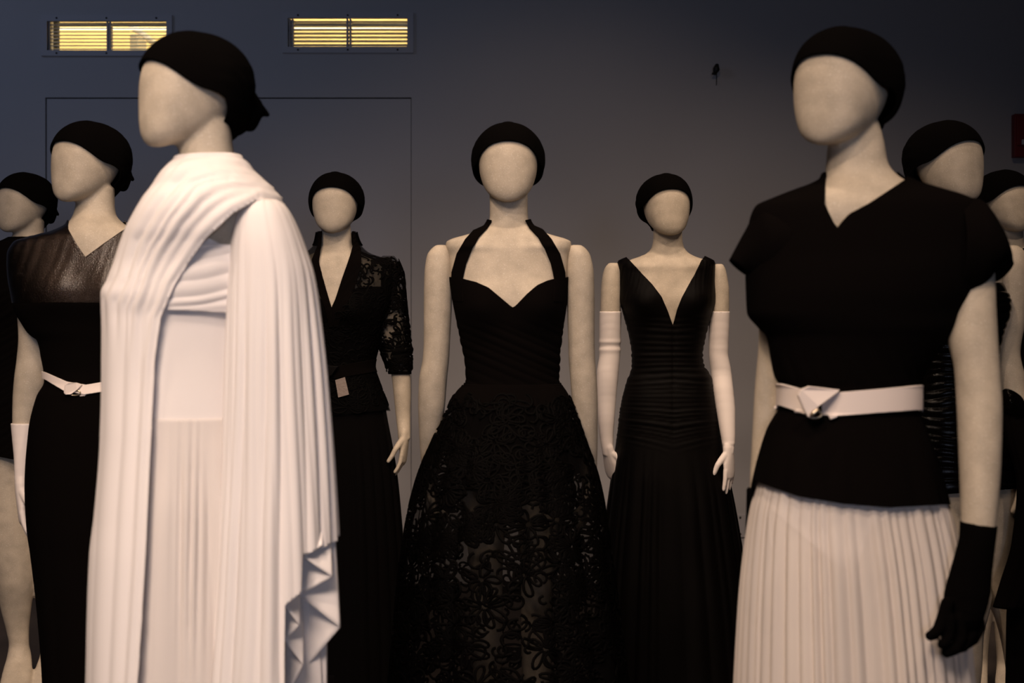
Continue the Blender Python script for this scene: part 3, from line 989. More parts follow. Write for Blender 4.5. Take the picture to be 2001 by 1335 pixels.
skirtL = Loft(D, [
    (930, 1492, 1822, .135, .13), (960, 1484, 1832, .145, .14), (1000, 1474, 1845, .155, .15), (1100, 1462, 1861, .18, .17), (1200, 1454, 1870, .20, .19),
    (1335, 1447, 1880, .225, .21), (1970, 1425, 1910, .30, .28)])


def pleats(px, py, th):
    g = 0.35 + 0.65 * smooth01(py, 930, 1150)
    t = th / (2 * np.pi)
    return g * (0.013 * (folds(t + 0.004 * np.sin(py / 170.0), 54, 12, 0.85, 0.4) - 0.4) + 0.007 * (folds(t, 17, 14, 1.0) - 0.4))


shell('pleated_skirt', skirtL, 931, 1968, 150, 520, None, M['sheer'], fig, 0.004, [pleats], solid=0.0)
shell('brief', bodyL, 900, 1109, 50, 120,
      lambda px, py, th: np.where(front(th), pline(px, [(1500, 990), (1560, 1040), (1600, 1076), (1645, 1112), (1668, 1125), (1684, 1090), (1702, 1028), (1745, 1010), (1830, 998)]), 1090) - py,
      M['white'], fig, 0.012)
# arms and gloves
armv = tube2(D, arm_rows([(405, 1492, 1520, .05), (440, 1478, 1560, .06), (520, 1476, 1566, .07), (655, 1483, 1560, .08), (760, 1475, 1548, .09), (870, 1469, 1530, .09), (955, 1465, 1518, .09), (1060, 1468, 1508, .08), (1090, 1470, 1506, .07)]))
union('arm', [armv], 0.004, 4, M['skin'], fig)
gl = tube2(D, arm_rows([(953, 1459, 1524, .09), (1000, 1458, 1520, .09), (1050, 1456, 1514, .085), (1085, 1459, 1510, .075)]))
union('glove', [gl] + hand(P(1484, 1080, D + .075), (-.22, -.1, -1), (-.5, -1, 0), 1.08, (0.3, 0.4, 0.3), fat=1.12, palm=(1, -.3, 0)), 0.0035, 2, M['wrap'], fig)
armv = tube2(D, arm_rows([(440, 1898, 1928, -.03), (480, 1880, 1936, -.035), (540, 1862, 1943, -.045), (600, 1856, 1945, -.055), (660, 1854, 1948, -.065), (720, 1866, 1952, -.08), (800, 1871, 1957, -.10),
                          (900, 1875, 1955, -.125), (1018, 1879, 1946, -.15), (1100, 1882, 1936, -.165)]))
union('arm', [armv], 0.0035, 4, M['skin'], fig)
gl = tube2(D, [(1877, 1018, 1948, 1027, None, -.15), (1876, 1045, 1945, 1052, None, -.155), (1869, 1075, 1942, 1080, .032, -.16), (1856, 1120, 1938, 1118, .030, -.165), (1847, 1152, 1936, 1150, .029, -.17),
               (1843, 1185, 1932, 1175, .028, -.175), (1840, 1212, 1922, 1208, .026, -.18)], 60, 28,
           bump=lambda py, th: 0.03 * (folds((py - 1018) / 200.0 + 0.02 * np.sin(th), 13, 5) - 0.4) * smooth01(py, 1060, 1130))


def fing(pts, r0, r1, dy0, dy1):
    n = len(pts)
    return tube3(P([p[0] for p in pts], [p[1] for p in pts], DA + np.linspace(dy0, dy1, n)), np.linspace(r0, r1, n), 12)


fists = [gl,
         fing([(1908, 1200), (1914, 1226), (1902, 1250), (1880, 1264)], .0125, .0095, -.155, -.19),
         fing([(1892, 1205), (1898, 1240), (1882, 1264), (1858, 1270)], .0125, .0095, -.175, -.205),
         fing([(1873, 1208), (1878, 1246), (1866, 1270), (1849, 1276)], .0125, .0095, -.195, -.22),
         fing([(1856, 1210), (1854, 1242), (1846, 1258), (1840, 1260)], .0115, .0085, -.21, -.228),
         fing([(1852, 1178), (1842, 1210), (1834, 1230), (1823, 1241), (1817, 1243)], .0125, .0092, -.20, -.235),
         tube3(P([1888, 1882, 1872], [1190, 1212, 1240], D - .18), [.034, .032, .018], 16, 0.75)]
union('glove', fists, 0.003, 2, M['wrap'], fig)

# ------------------------------------------------------------------ figure C: glossy V-neck dress with thin white belt (middle row, left)
D = DB
fig = thing('mannequin', 'mannequin in a shiny black V-neck dress, thin white belt and short white glove', 'mannequin', base_of(180, D), GROUP)
hv = head_parts(fig, D, 170, 398, 238, 32)
bodyL = Loft(D, [
    (365, 152, 222, .04, .055), (398, 150, 222, .045, .058), (420, 147, 225, .05, .06), (438, 138, 242, .065, .08), (450, 120, 262, .075, .09), (465, 85, 292, .085, .10),
    (480, 55, 310, .09, .105), (520, 55, 318, .10, .11), (600, 70, 315, .10, .10), (700, 100, 282, .085, .085), (745, 105, 278, .085, .085), (850, 85, 298, .10, .11), (960, 75, 305, .10, .11), (1010, 110, 270, .05, .06)],
    [lambda px, py, th: np.where(front(th), 0.015 * gauss(px, py, 170, 470, 40, 45), 0)])
union('body', [hv, bodyL.solid(366, 1010, 80, 56)], 0.005, 5, M['skin'], fig)
topL = Loft(D, [
    (432, 136, 240, .062, .078), (440, 132, 250, .07, .088), (450, 116, 268, .08, .096), (458, 92, 292, .088, .10), (466, 60, 318, .096, .106), (476, 31, 338, .10, .11), (500, 19, 350, .108, .112),
    (540, 21, 350, .12, .112), (575, 28, 345, .13, .11), (592, 31, 342, .132, .11), (606, 34, 338, .128, .108), (630, 47, 328, .118, .105), (652, 62, 316, .112, .10), (664, 78, 306, .108, .098), (700, 86, 295, .10, .093),
    (728, 91, 289, .096, .092), (745, 92, 288, .096, .092), (775, 77, 300, .104, .105), (840, 62, 312, .116, .122), (950, 55, 318, .125, .132), (1030, 59, 316, .125, .13), (1080, 66, 312, .122, .128),
    (1200, 80, 304, .12, .125), (1335, 90, 298, .12, .125), (1570, 96, 296, .125, .13)])
vC = [(60, 300), (133, 425), (133, 447), (149, 476), (167, 502), (205, 474), (250, 443), (330, 300)]


def lump(px, py, th):
    a = 0.014 * gauss(px, py, 105, 560, 45, 38) + 0.014 * gauss(px, py, 215, 562, 45, 38)
    return np.where(front(th), a, 0)


def yoke_folds(px, py, th):
    g = gauss(px, py, 85, 500, 60, 70) + gauss(px, py, 250, 505, 50, 60)
    return np.where(front(th), 0.003 * g * (folds((px + 0.35 * py) / 210.0, 9, 2, 1.2) - 0.4), 0)


kC = lambda px, py, th: np.where(front(th), -sdist(px, py, vC), 40)
shell('yoke', topL, 433, 600, 110, 220, lambda px, py, th: np.minimum(kC(px, py, th), 592 - py + 0 * px), M['lurex'], fig, 0.004, [lump, yoke_folds])
shell('black_dress', topL, 590, 1566, 150, 160, None, M['black'], fig, 0.0035,
      [lump, lambda px, py, th: 0.004 * (folds(th / 6.283, 15, 6) - 0.4) * smooth01(py, 800, 1200)])
bt = [(30, 712), (88, 728), (130, 746), (168, 752), (215, 744), (300, 735), (360, 725)]
bb = [(30, 727), (88, 742), (125, 764), (165, 771), (215, 763), (300, 752), (360, 742)]
belt = shell('belt', topL, 715, 785, 60, 160,
             lambda px, py, th: np.where(front(th), np.minimum(py - pline(px, bt), pline(px, bb) - py), np.minimum(py - 726, 744 - py)), M['belt'], fig, 0.009, solid=0.003)
zk = topL.at(145, 758)
slab('belt_knot', [(124, 768), (126, 752), (134, 748), (148, 748), (161, 752), (150, 762), (138, 771), (128, 772)], D, [zk - .02, zk - .022, zk - .026, zk - .026, zk - .018, zk - .026, zk - .026, zk - .02], 0.01, M['belt'], belt, 0.002)
a_ = np.linspace(0, 2 * np.pi, 15)
c_ = P(146, 768, D + zk - .018)
kv, kf = tube3(np.stack([c_[0] + .016 * np.cos(a_), np.full(15, c_[1]), c_[2] + .007 * np.sin(a_)], 1), np.full(15, .0024), 8)
link('buckle_ring', kv, kf, M['metal'], belt)
slab('belt_tip', [(152, 770), (170, 769), (166, 774), (156, 775)], D, zk - .016, 0.005, M['belt'], belt, 0.001)
armv = tube2(D, arm_rows([(482, 40, 70, .02), (510, 32, 92, .025), (600, 34, 92, .03), (660, 37, 92, .035), (700, 34, 92, .04), (740, 29, 92, .04), (780, 26, 84, .04), (830, 25, 68, .03), (900, 32, 55, .02)]))
union('arm', [armv], 0.004, 4, M['skin'], fig)
gl = tube2(D, arm_rows([(827, 22, 73, .03), (850, 24, 70, .028), (900, 28, 61, .02), (930, 29, 56, .015), (945, 30, 54, .012), (970, 33, 54, .01)]), 50, 26,
           bump=lambda py, th: 0.05 * np.exp(-((py - 937) / 5.0) ** 2) - 0.04 * np.exp(-((py - 944) / 4.0) ** 2) + 0.015 * (folds((py - 820) / 140.0, 9, 8) - .4))
union('glove', [gl] + hand(P(42, 950, D + .012), (.05, -.05, -1), (.35, -1, 0), 0.98, (0.12, 0.2, 0.2), fat=1.0, palm=(1, .3, 0)), 0.003, 2, M['glove'], fig)
armv = tube2(D, arm_rows([(482, 300, 330, .02), (520, 290, 345, .03), (700, 290, 345, .04), (800, 300, 345, .03), (900, 308, 338, .02)]))
union('arm', [armv], 0.004, 4, M['skin'], fig)
gl = tube2(D, arm_rows([(827, 297, 345, .03), (930, 305, 337, .015), (950, 306, 337, .012)]))
union('glove', [gl] + hand(P(321, 945, D + .012), (-.05, -.05, -1), (-.35, -1, 0), 0.98, (0.12, 0.2, 0.2), palm=(-1, .3, 0)), 0.004, 2, M['glove'], fig)

# ------------------------------------------------------------------ figure D: halter dress with braided lace skirt (middle row, centre)
fig = thing('mannequin', 'mannequin in a black sweetheart halter dress with a full lace skirt', 'mannequin', base_of(1000, D), GROUP)
hv = head_parts(fig, D, 993, 398, 240, 0)


def bustD(px, py, th):
    a = 0.026 * (gauss(px, py, 945, 600, 36, 40) + gauss(px, py, 1048, 600, 36, 40))
    c = 0.006 * gauss(px, py, 930, 482, 40, 7) + 0.006 * gauss(px, py, 1058, 482, 40, 7)
    return np.where(front(th), a + c, 0)


bodyL = Loft(D, [
    (360, 955, 1031, .03, .07), (398, 957, 1031, .034, .07), (425, 957, 1032, .038, .072), (443, 949, 1040, .045, .075), (451, 934, 1056, .052, .08), (458, 916, 1073, .058, .084), (465, 888, 1100, .064, .088),
    (472, 872, 1116, .068, .09), (482, 871, 1116, .073, .092), (500, 877, 1111, .08, .096), (540, 880, 1108, .09, .098), (580, 888, 1104, .098, .096), (620, 897, 1098, .098, .094),
    (660, 903, 1094, .094, .09), (700, 911, 1090, .09, .086), (740, 914, 1089, .088, .085), (790, 902, 1102, .095, .10), (880, 885, 1120, .105, .118), (930, 890, 1115, .10, .11), (965, 930, 1075, .05, .06)], [bustD])
leg1 = tube2(D, arm_rows([(890, 888, 995, .01), (1000, 903, 990, .01), (1150, 922, 982, 0), (1230, 924, 982, .01), (1330, 924, 980, .03), (1450, 938, 968, .03), (1545, 934, 970, 0)]))
leg2 = tube2(D, arm_rows([(890, 1005, 1117, .01), (1000, 1010, 1100, .01), (1150, 1018, 1080, 0), (1230, 1018, 1078, .01), (1330, 1020, 1078, .03), (1450, 1032, 1064, .03), (1545, 1030, 1066, 0)]))
union('body', [hv, bodyL.solid(361, 965, 110, 64), leg1, leg2], 0.0045, 4, M['skin'], fig)
sweet = [(860, 540), (895, 543), (906, 545), (930, 551), (955, 562), (980, 583), (1000, 600), (1003, 601), (1008, 597), (1030, 574), (1050, 557), (1070, 548), (1083, 545), (1096, 543), (1130, 540)]
bod = shell('bodice', bodyL, 530, 775, 130, 180, lambda px, py, th: np.where(front(th), py - pline(px, sweet), py - 590), M['black'], fig, 0.006,
            [lambda px, py, th: 0.0035 * (folds((py - 0.45 * (px - 900)) / 190.0, 11, 17) - 0.4) * smooth01(py, 610, 660)])
strapP_l = [(960, 430), (950, 428), (925, 449), (909, 467), (892, 496), (882, 532), (881, 560), (886, 590), (905, 590), (903, 545), (910, 515), (922, 487), (936, 462), (952, 444)]
strapP_r = [(1986 - p[0] + 1, p[1]) for p in strapP_l]
for q in (strapP_l, strapP_r):
    shell('halter_strap', bodyL, 428, 592, 150, 200, lambda px, py, th, q=q: np.where(np.sin(th) > -0.3, sdist(px, py, q), -9), M['black'], bod, 0.007, solid=0.003)
shell('nape_band', bodyL, 428, 452, 16, 120, lambda px, py, th: np.where(np.sin(th) < -0.2, np.minimum(py - 431, 447 - py) + 0 * px, -9), M['black'], bod, 0.007, solid=0.003)
skirtD = Loft(D, [
    (755, 905, 1097, .096, .094), (768, 893, 1106, .105, .105), (800, 878, 1119, .125, .125), (860, 850, 1140, .165, .16), (920, 826, 1160, .20, .19), (1000, 806, 1176, .235, .225),
    (1080, 793, 1187, .265, .25), (1150, 785, 1197, .285, .27), (1250, 776, 1210, .31, .29), (1335, 768, 1220, .33, .31), (1572, 750, 1240, .38, .36)])


def softD(px, py, th):
    return 0.022 * smooth01(py, 770, 1000) * (folds(th / 6.283 + 0.25, 21, 61, 0.9) - 0.45) + 0.006 * (folds(th / 6.283, 53, 62) - .4) * (1 - smooth01(py, 800, 900)) * smooth01(py, 765, 785)


sk = shell('lace_skirt', skirtD, 757, 1571, 120, 300, None, M['tulle'], fig, 0.002, [softD], solid=0.0)
shell('waistband', skirtD, 754, 796, 16, 200, None, M['black'], sk, 0.004)
shell('brief', bodyL, 750, 960, 40, 100, None, M['black'], fig, 0.010)


def surf_points(L, th, py, off, bumps):
    """points on a loft at arbitrary (theta, row)"""
    r = [pchip(L.R[:, 0], L.R[:, k], py) for k in range(1, 7)]
    xl, xr, f, b, n, dy = r
    e = 2.0 / n
    ct, st = np.cos(th), np.sin(th)
    ux, uy = np.sign(ct) * np.abs(ct) ** e, np.sign(st) * np.abs(st) ** e
    px = (xl + xr) / 2 + (xr - xl) / 2 * ux
    p = P(px, py, L.D + dy)
    p[..., 1] -= np.where(uy > 0, f, b) * uy
    N = np.stack([ct, -st, np.zeros_like(ct)], -1)
    d = off + sum((bf(px, py, th) for bf in bumps), np.zeros_like(px))
    return p + N * d[..., None]


def braid(name, L, y0, y1, flowers, fills, size, bumps, parent, material, seed, th_rng=(0, 2 * math.pi), rad=0.0022, keep=None):
    """soutache cords: rings of petal loops and C scrolls stitched over a loft"""
    r = np.random.default_rng(seed)
    V, Fc = [], []

    def cord(th, py):
        n = len(th)
        c = surf_points(L, th, py, 0.004, bumps)
        if keep is not None:
            cx = CX + c[:, 0] * F / c[:, 1]
            if not keep(cx, py, th):
                return
        T = np.gradient(c, axis=0)
        T /= np.linalg.norm(T, axis=1, keepdims=True) + 1e-9
        N = np.stack([np.cos(th), -np.sin(th), np.zeros(n)], -1)
        B = np.cross(T, N)
        o = sum(len(q) for q in V)
        V.append(np.concatenate([c + B * rad, c + N * rad * 1.1, c - B * rad], 0))
        for k in range(n - 1):
            Fc.append((o + k, o + k + 1, o + n + k + 1, o + n + k))
            Fc.append((o + n + k, o + n + k + 1, o + 2 * n + k + 1, o + 2 * n + k))

    def place(t0, p0, x, y):
        hw = (pchip(L.R[:, 0], L.R[:, 2], p0) - pchip(L.R[:, 0], L.R[:, 1], p0)) / 2
        return t0 + x / (hw * 0.9), p0 + y
    for _ in range(flowers):
        t0 = r.uniform(*th_rng)
        p0 = y0 + (y1 - y0) * r.uniform() ** 0.85
        k = r.integers(6, 10)
        a0 = r.uniform(0, 6.28)
        for q in range(k):
            a = a0 + q * 2 * math.pi / k * r.uniform(0.9, 1.05)
            s = np.linspace(0, 2 * math.pi, 15)
            ln, wd = size * r.uniform(0.75, 1.2), size * r.uniform(0.2, 0.32)
            lx = size * 0.18 + ln * (1 - np.cos(s)) / 2
            ly = wd * np.sin(s) * (0.5 + 0.5 * (1 - np.cos(s)) / 2)
            bend = 0.35 * r.normal() * lx / ln
            x = lx * np.cos(a + bend) - ly * np.sin(a + bend)
            y = lx * np.sin(a + bend) + ly * np.cos(a + bend)
            tt, pp = place(t0, p0, x, y)
            if pp.min() > y0 and pp.max() < y1:
                cord(tt, pp)
    for _ in range(fills):
        t0, p0 = r.uniform(*th_rng), r.uniform(y0, y1)
        n = 12
        a = r.uniform(0, 6.28) + np.linspace(0, r.choice([-1, 1]) * r.uniform(2.5, 5.5), n)
        rr = size * r.uniform(0.25, 0.5) * np.linspace(1, r.uniform(0.35, 1), n)
        tt, pp = place(t0, p0, rr * np.cos(a), rr * np.sin(a))
        if pp.min() > y0 and pp.max() < y1:
            cord(tt, pp)
    if not V:
        return None
    o = link(name, np.vstack(V), Fc, material, parent, solid=0.0)
    o['kind'] = 'stuff'
    return o


braid('braid_pattern', skirtD, 766, 1560, 330, 1500, 30, [softD], sk, M['cord'], 5, rad=0.0042)

arl = [(479, 852, 872, .0), (486, 843, 878, .0), (500, 834, 882, .0), (540, 829, 884, .0), (600, 828, 883, .005), (660, 828, 880, .01), (700, 826, 878, .015), (740, 819, 874, .02), (790, 817, 870, .03),
       (850, 819, 863, .05), (910, 823, 856, .08), (940, 825, 854, .10)]
armv = tube2(D, arm_rows(arl), 90)
union('arm', [armv] + hand(P(840, 935, D + .10), (.02, .15, -1), (-.25, -1, -.1), 1.0, palm=(1, -.2, 0)), 0.0035, 4, M['skin'], fig)
arr = [(479, 1116, 1136, .0), (486, 1110, 1145, .0), (500, 1107, 1154, .0), (540, 1106, 1161, .0), (600, 1108, 1162, .005), (660, 1110, 1162, .01), (700, 1111, 1163, .015), (740, 1114, 1166, .02), (790, 1118, 1168, .03),
       (850, 1124, 1168, .05), (910, 1132, 1167, .08), (940, 1135, 1166, .10)]
armv = tube2(D, arm_rows(arr), 90)
union('arm', [armv] + hand(P(1150, 935, D + .10), (-.02, .15, -1), (.25, -1, -.1), 1.0, palm=(-1, -.2, 0)), 0.0035, 4, M['skin'], fig)

# ------------------------------------------------------------------ figure E: strapless ruched dress (middle row, right)
fig = thing('mannequin', 'mannequin in a short wet-look ruched dress with a side sash, behind the pleated skirt', 'mannequin', base_of(1860, D), GROUP)
hv = head_parts(fig, D, 1852, 398, 237, -28)
bodyL = Loft(D, [
    (360, 1815, 1885, .045, .06), (400, 1814, 1886, .048, .06), (430, 1812, 1890, .055, .066), (448, 1795, 1908, .066, .078), (462, 1772, 1938, .076, .088), (480, 1755, 1956, .085, .094), (520, 1750, 1956, .095, .10),
    (570, 1755, 1954, .10, .10), (620, 1760, 1950, .10, .095), (690, 1772, 1940, .09, .088), (745, 1775, 1938, .088, .086), (850, 1748, 1968, .105, .11), (950, 1738, 1980, .11, .12), (990, 1750, 1970, .10, .11), (1020, 1790, 1930, .05, .06)])
leg1 = tube2(D, arm_rows([(950, 1740, 1875, -.01), (1050, 1775, 1895, -.03), (1130, 1815, 1928, -.05), (1165, 1832, 1937, -.055), (1200, 1840, 1930, -.06), (1240, 1846, 1921, -.055), (1300, 1848, 1918, -.045), (1380, 1856, 1910, -.03), (1470, 1868, 1900, -.02), (1500, 1864, 1900, -.04), (1550, 1855, 1895, -.09)]))
leg2 = tube2(D, arm_rows([(940, 1862, 1988, .0), (1050, 1880, 1984, .0), (1150, 1915, 1978, .0), (1210, 1945, 1995, .0), (1300, 1965, 2020, .02), (1400, 1975, 2015, .03), (1480, 1980, 2010, .03), (1550, 1975, 2012, -.01)]))
union('body', [hv, bodyL.solid(361, 1020, 80, 56), leg1, leg2], 0.005, 4, M['skin'], fig)
dressE = Loft(D, [
    (535, 1748, 1950, .10, .10), (560, 1742, 1955, .118, .10), (590, 1738, 1968, .125, .10), (606, 1740, 1968, .122, .10), (650, 1755, 1956, .108, .096), (700, 1768, 1946, .095, .092), (745, 1770, 1944, .093, .09),
    (800, 1758, 1962, .104, .106), (870, 1745, 1980, .114, .12), (940, 1738, 1990, .118, .128), (975, 1736, 1992, .118, .128)])


def ruche(px, py, th):
    w = py + 4 * np.sin(th * 2 + py / 60.0) + 2.5 * np.sin(th * 5 + py / 25.0)
    return 0.0038 * (folds((w - 530) / 470.0, 29, 23, 0.7) - 0.45)


shell('ruched_dress', dressE, 545, 972, 260, 150,
      lambda px, py, th: np.minimum(py - np.where(front(th), pline(px, [(1700, 575), (1780, 556), (1850, 575), (1915, 556), (1950, 552), (2000, 556)]), 580), np.where(front(th), pline(px, [(1730, 955), (1850, 966), (1990, 955)]), 960) - py),
      M['vinyl'], fig, 0.004, [ruche])
armv = tube2(D, arm_rows([(480, 1962, 1988, .02), (490, 1954, 2000, .02), (520, 1946, 2009, .02), (560, 1942, 2010, .025), (620, 1940, 2004, .03), (690, 1944, 1993, .03), (740, 1950, 2003, .02), (800, 1960, 2010, .0), (880, 1975, 2016, -.02), (930, 1985, 2016, -.03)]))
union('arm', [armv] + hand(P(2000, 925, D - .03), (.1, -.1, -1), (-.3, -1, 0), 1.0, palm=(-1, 0, 0)), 0.004, 4, M['skin'], fig)
armv = tube2(D, arm_rows([(480, 1712, 1740, .02), (500, 1700, 1752, .02), (600, 1695, 1752, .03), (690, 1698, 1748, .03), (800, 1690, 1740, .01), (930, 1690, 1720, -.03)]))
union('arm', [armv] + hand(P(1705, 925, D - .03), (-.1, -.1, -1), (.3, -1, 0), 1.0, palm=(1, 0, 0)), 0.004, 4, M['skin'], fig)


def sash_b(py, th):
    return 0.16 * (folds(th / 6.283, 11, 31) - 0.45)


sp = tube2(D, [(1956, 768, 1990, 786, .03, -.10), (1957, 790, 2008, 800, .032, -.11), (1965, 850, 2020, 860, .03, -.125), (1988, 950, 2030, 945, .026, -.13), (1978, 1060, 2030, 1060, .026, -.13), (1955, 1140, 2024, 1140, .028, -.13), (1941, 1187, 2000, 1188, .03, -.13)], 70, 60, bump=sash_b)
sash = link('sash', sp[0], sp[1], M['black'], fig)
sp = tube2(D, [(1975, 776, 2010, 790, .03, -.07), (1990, 850, 2032, 855, .03, -.08), (1990, 960, 2040, 960, .028, -.09), (1980, 1100, 2040, 1100, .028, -.09), (1968, 1200, 2036, 1200, .03, -.09), (1966, 1335, 2034, 1335, .03, -.09), (1962, 1500, 2030, 1500, .03, -.09)], 70, 60, bump=sash_b)
link('sash_tail', sp[0], sp[1], M['black'], sash)
sp = tube2(D, [(1950, 770, 1952, 800, .02, -.12), (1968, 760, 1972, 812, .03, -.13), (1992, 772, 1990, 822, .03, -.13), (2004, 790, 2000, 820, .02, -.12)], 40, 40, bump=sash_b)
link('bow', sp[0], sp[1], M['vinyl'], sash)

# ------------------------------------------------------------------ figure F: far left, short black dress
D = DC
fig = thing('mannequin', 'bare-legged mannequin in a short black dress at the left edge', 'mannequin', base_of(48, D), GROUP)
hv = head_parts(fig, D, 46, 456, 338, 30)
bodyL = Loft(D, [
    (430, 29, 85, .045, .055), (456, 27, 84, .048, .058), (468, 22, 90, .055, .066), (478, 0, 112, .07, .08), (490, -28, 138, .082, .09), (520, -40, 142, .095, .10), (580, -38, 136, .10, .10),
    (660, -22, 122, .088, .088), (700, -20, 120, .086, .086), (790, -38, 138, .105, .115), (860, -40, 140, .105, .115), (890, 0, 100, .05, .06)])
leg1 = tube2(D, arm_rows([(840, -42, 52, .0), (940, -34, 62, -.01), (1040, -24, 66, -.02), (1080, -18, 67, -.02), (1130, -8, 66, -.02), (1190, 3, 60, .0), (1235, 14, 56, .01), (1258, 18, 56, .01), (1280, 15, 60, .0), (1305, 8, 62, -.05), (1338, 0, 58, -.13)]))
leg2 = tube2(D, arm_rows([(840, 46, 140, .0), (940, 50, 134, .0), (1080, 62, 128, .01), (1190, 74, 122, .03), (1240, 86, 118, .03), (1275, 80, 116, .02), (1310, 68, 106, -.03), (1340, 56, 94, -.1)]))
union('body', [hv, bodyL.solid(431, 890, 70, 52), leg1, leg2], 0.0055, 4, M['skin'], fig)
dressF = Loft(D, [
    (464, 22, 92, .056, .07), (474, 2, 112, .075, .085), (484, -30, 140, .088, .096), (510, -52, 150, .10, .106), (580, -48, 146, .118, .106), (660, -30, 130, .096, .095), (700, -28, 128, .094, .093),
    (790, -46, 146, .114, .124), (900, -50, 152, .12, .13)])
dr = shell('black_dress', dressF, 466, 898, 150, 120, lambda px, py, th: np.where(front(th), pline(px, [(-80, 880), (0, 893), (25, 898), (160, 898)]), 892) - py, M['black'], fig, 0.004,
           [lambda px, py, th: 0.006 * (folds((py - 0.6 * np.abs(px - 50)) / 400.0, 27, 71, 0.8) - 0.4) * smooth01(py, 520, 560)])
for sgn, x0 in ((-1, -62), (1, 158)):
    armv = tube2(D, arm_rows([(488, x0 - 12, x0 + 12, .01), (510, x0 - 21, x0 + 21, .01), (620, x0 - 21, x0 + 20, .02), (700, x0 - 19 + sgn * 3, x0 + 19 + sgn * 3, .02), (800, x0 - 15 + sgn * 2, x0 + 15 + sgn * 2, .01), (850, x0 - 13, x0 + 13, .0)]))
    union('arm', [armv] + hand(P(x0, 846, D), (0, -.1, -1), (sgn * .2, -1, 0), 0.98, palm=(-sgn, 0, 0)), 0.0045, 3, M['skin'], fig)
    sv, sf = tube2(D, arm_rows([(484, x0 - 14, x0 + 14, .01), (500, x0 - 24, x0 + 24, .01), (560, x0 - 27, x0 + 26, .015), (640, x0 - 26, x0 + 25, .02), (690, x0 - 24, x0 + 24, .02)]), 60, 36, ends=False,
                   bump=lambda py, th: 0.08 * (folds(py / 210.0 + 0.02 * np.sin(th * 2), 19, 72) - 0.4))
    link('sleeve', sv, sf, M['black'], dr, solid=0.003)

# ------------------------------------------------------------------ figure G: lace jacket and long black skirt (back row)
fig = thing('mannequin', 'mannequin in a black scroll lace jacket with a tag hanging at the waist', 'mannequin', base_of(655, D), GROUP)
hv = head_parts(fig, D, 655, 457, 337, 2)
bodyL = Loft(D, [
    (430, 627, 684, .03, .06), (458, 628, 686, .034, .062), (480, 628, 688, .04, .066), (492, 618, 698, .05, .074), (500, 602, 710, .058, .08), (510, 576, 734, .066, .086), (524, 556, 756, .076, .092),
    (560, 556, 754, .09, .098), (600, 562, 748, .098, .098), (660, 576, 736, .09, .09), (720, 584, 726, .084, .084), (780, 570, 742, .10, .108), (850, 566, 746, .10, .11), (890, 600, 710, .05, .06)],
    [lambda px, py, th: np.where(front(th), 0.024 * (gauss(px, py, 618, 610, 26, 28) + gauss(px, py, 692, 610, 26, 28)), 0)])
leg1 = tube2(D, arm_rows([(840, 570, 652, .0), (950, 578, 646, .0), (1090, 592, 640, .0), (1200, 598, 638, .02), (1290, 608, 632, .02), (1338, 602, 632, -.02)]))
leg2 = tube2(D, arm_rows([(840, 660, 742, .0), (950, 666, 734, .0), (1090, 672, 720, .0), (1200, 674, 714, .02), (1290, 680, 704, .02), (1338, 680, 710, -.02)]))
union('body', [hv, bodyL.solid(431, 890, 80, 56), leg1, leg2], 0.005, 4, M['skin'], fig)
jackL = Loft(D, [
    (452, 622, 693, .042, .07), (464, 620, 696, .046, .072), (478, 616, 702, .052, .076), (490, 606, 712, .06, .082), (498, 590, 724, .066, .087), (508, 558, 754, .074, .092), (518, 538, 774, .082, .096), (535, 534, 776, .09, .10),
    (560, 538, 774, .10, .104), (600, 546, 766, .108, .104), (640, 562, 748, .104, .10), (680, 572, 737, .096, .094), (716, 580, 729, .09, .09), (736, 577, 735, .092, .092), (765, 566, 746, .104, .108), (800, 553, 759, .114, .12), (815, 548, 764, .118, .124)],
    [lambda px, py, th: np.where(front(th), 0.024 * (gauss(px, py, 618, 610, 26, 28) + gauss(px, py, 692, 610, 26, 28)), 0)])
vG = [(560, 400), (630, 440), (627, 480), (623, 512), (630, 540), (640, 575), (648, 601), (655, 585), (668, 545), (684, 500), (690, 478), (690, 440), (760, 400)]


def kG(px, py, th):
    hem = np.where(front(th), pline(px, [(540, 800), (655, 812), (770, 800)]), 803) - py
    return np.minimum(hem, np.where(front(th), -sdist(px, py, vG), 30))


jk = shell('lace_jacket', jackL, 453, 814, 170, 180, kG, M['mesh'], fig, 0.005)
shell('camisole', jackL, 545, 812, 90, 120, lambda px, py, th: np.minimum(np.where(front(th), py - np.maximum(560, 605 - np.abs(px - 650) * 0.9), py - 560), kG(px, py, th) - 2), M['chiffon'], fig, 0.0005)
colP = [(622, 452), (620, 480), (604, 520), (618, 560), (634, 600), (642, 640), (652, 640), (648, 601), (640, 575), (630, 540), (623, 512), (627, 480), (629, 452)]
colR = [(693, 452), (697, 470), (706, 486), (706, 520), (694, 560), (676, 600), (660, 640), (648, 640), (648, 601), (655, 585), (668, 545), (684, 500), (690, 478), (688, 452)]
for q in (colP, colR):
    shell('collar', jackL, 454, 640, 140, 200, lambda px, py, th, q=q: np.where(front(th), sdist(px, py, q), -9), M['black'], jk, 0.007, solid=0.003,
          bumps=[lambda px, py, th: 0.003 * (folds((px + py) / 160.0, 13, 77) - 0.4)])
shell('collar', jackL, 454, 482, 24, 120, lambda px, py, th: np.where(front(th), -9, 480 - py), M['black'], jk, 0.010, solid=0.003)
braid('scroll_pattern', jackL, 492, 806, 110, 900, 21, jackL.bumps, jk, M['cord'], 9, rad=0.0036,
      keep=lambda x, y, th: np.all(np.where(front(th), -sdist(x, y, vG), 99) > 14))
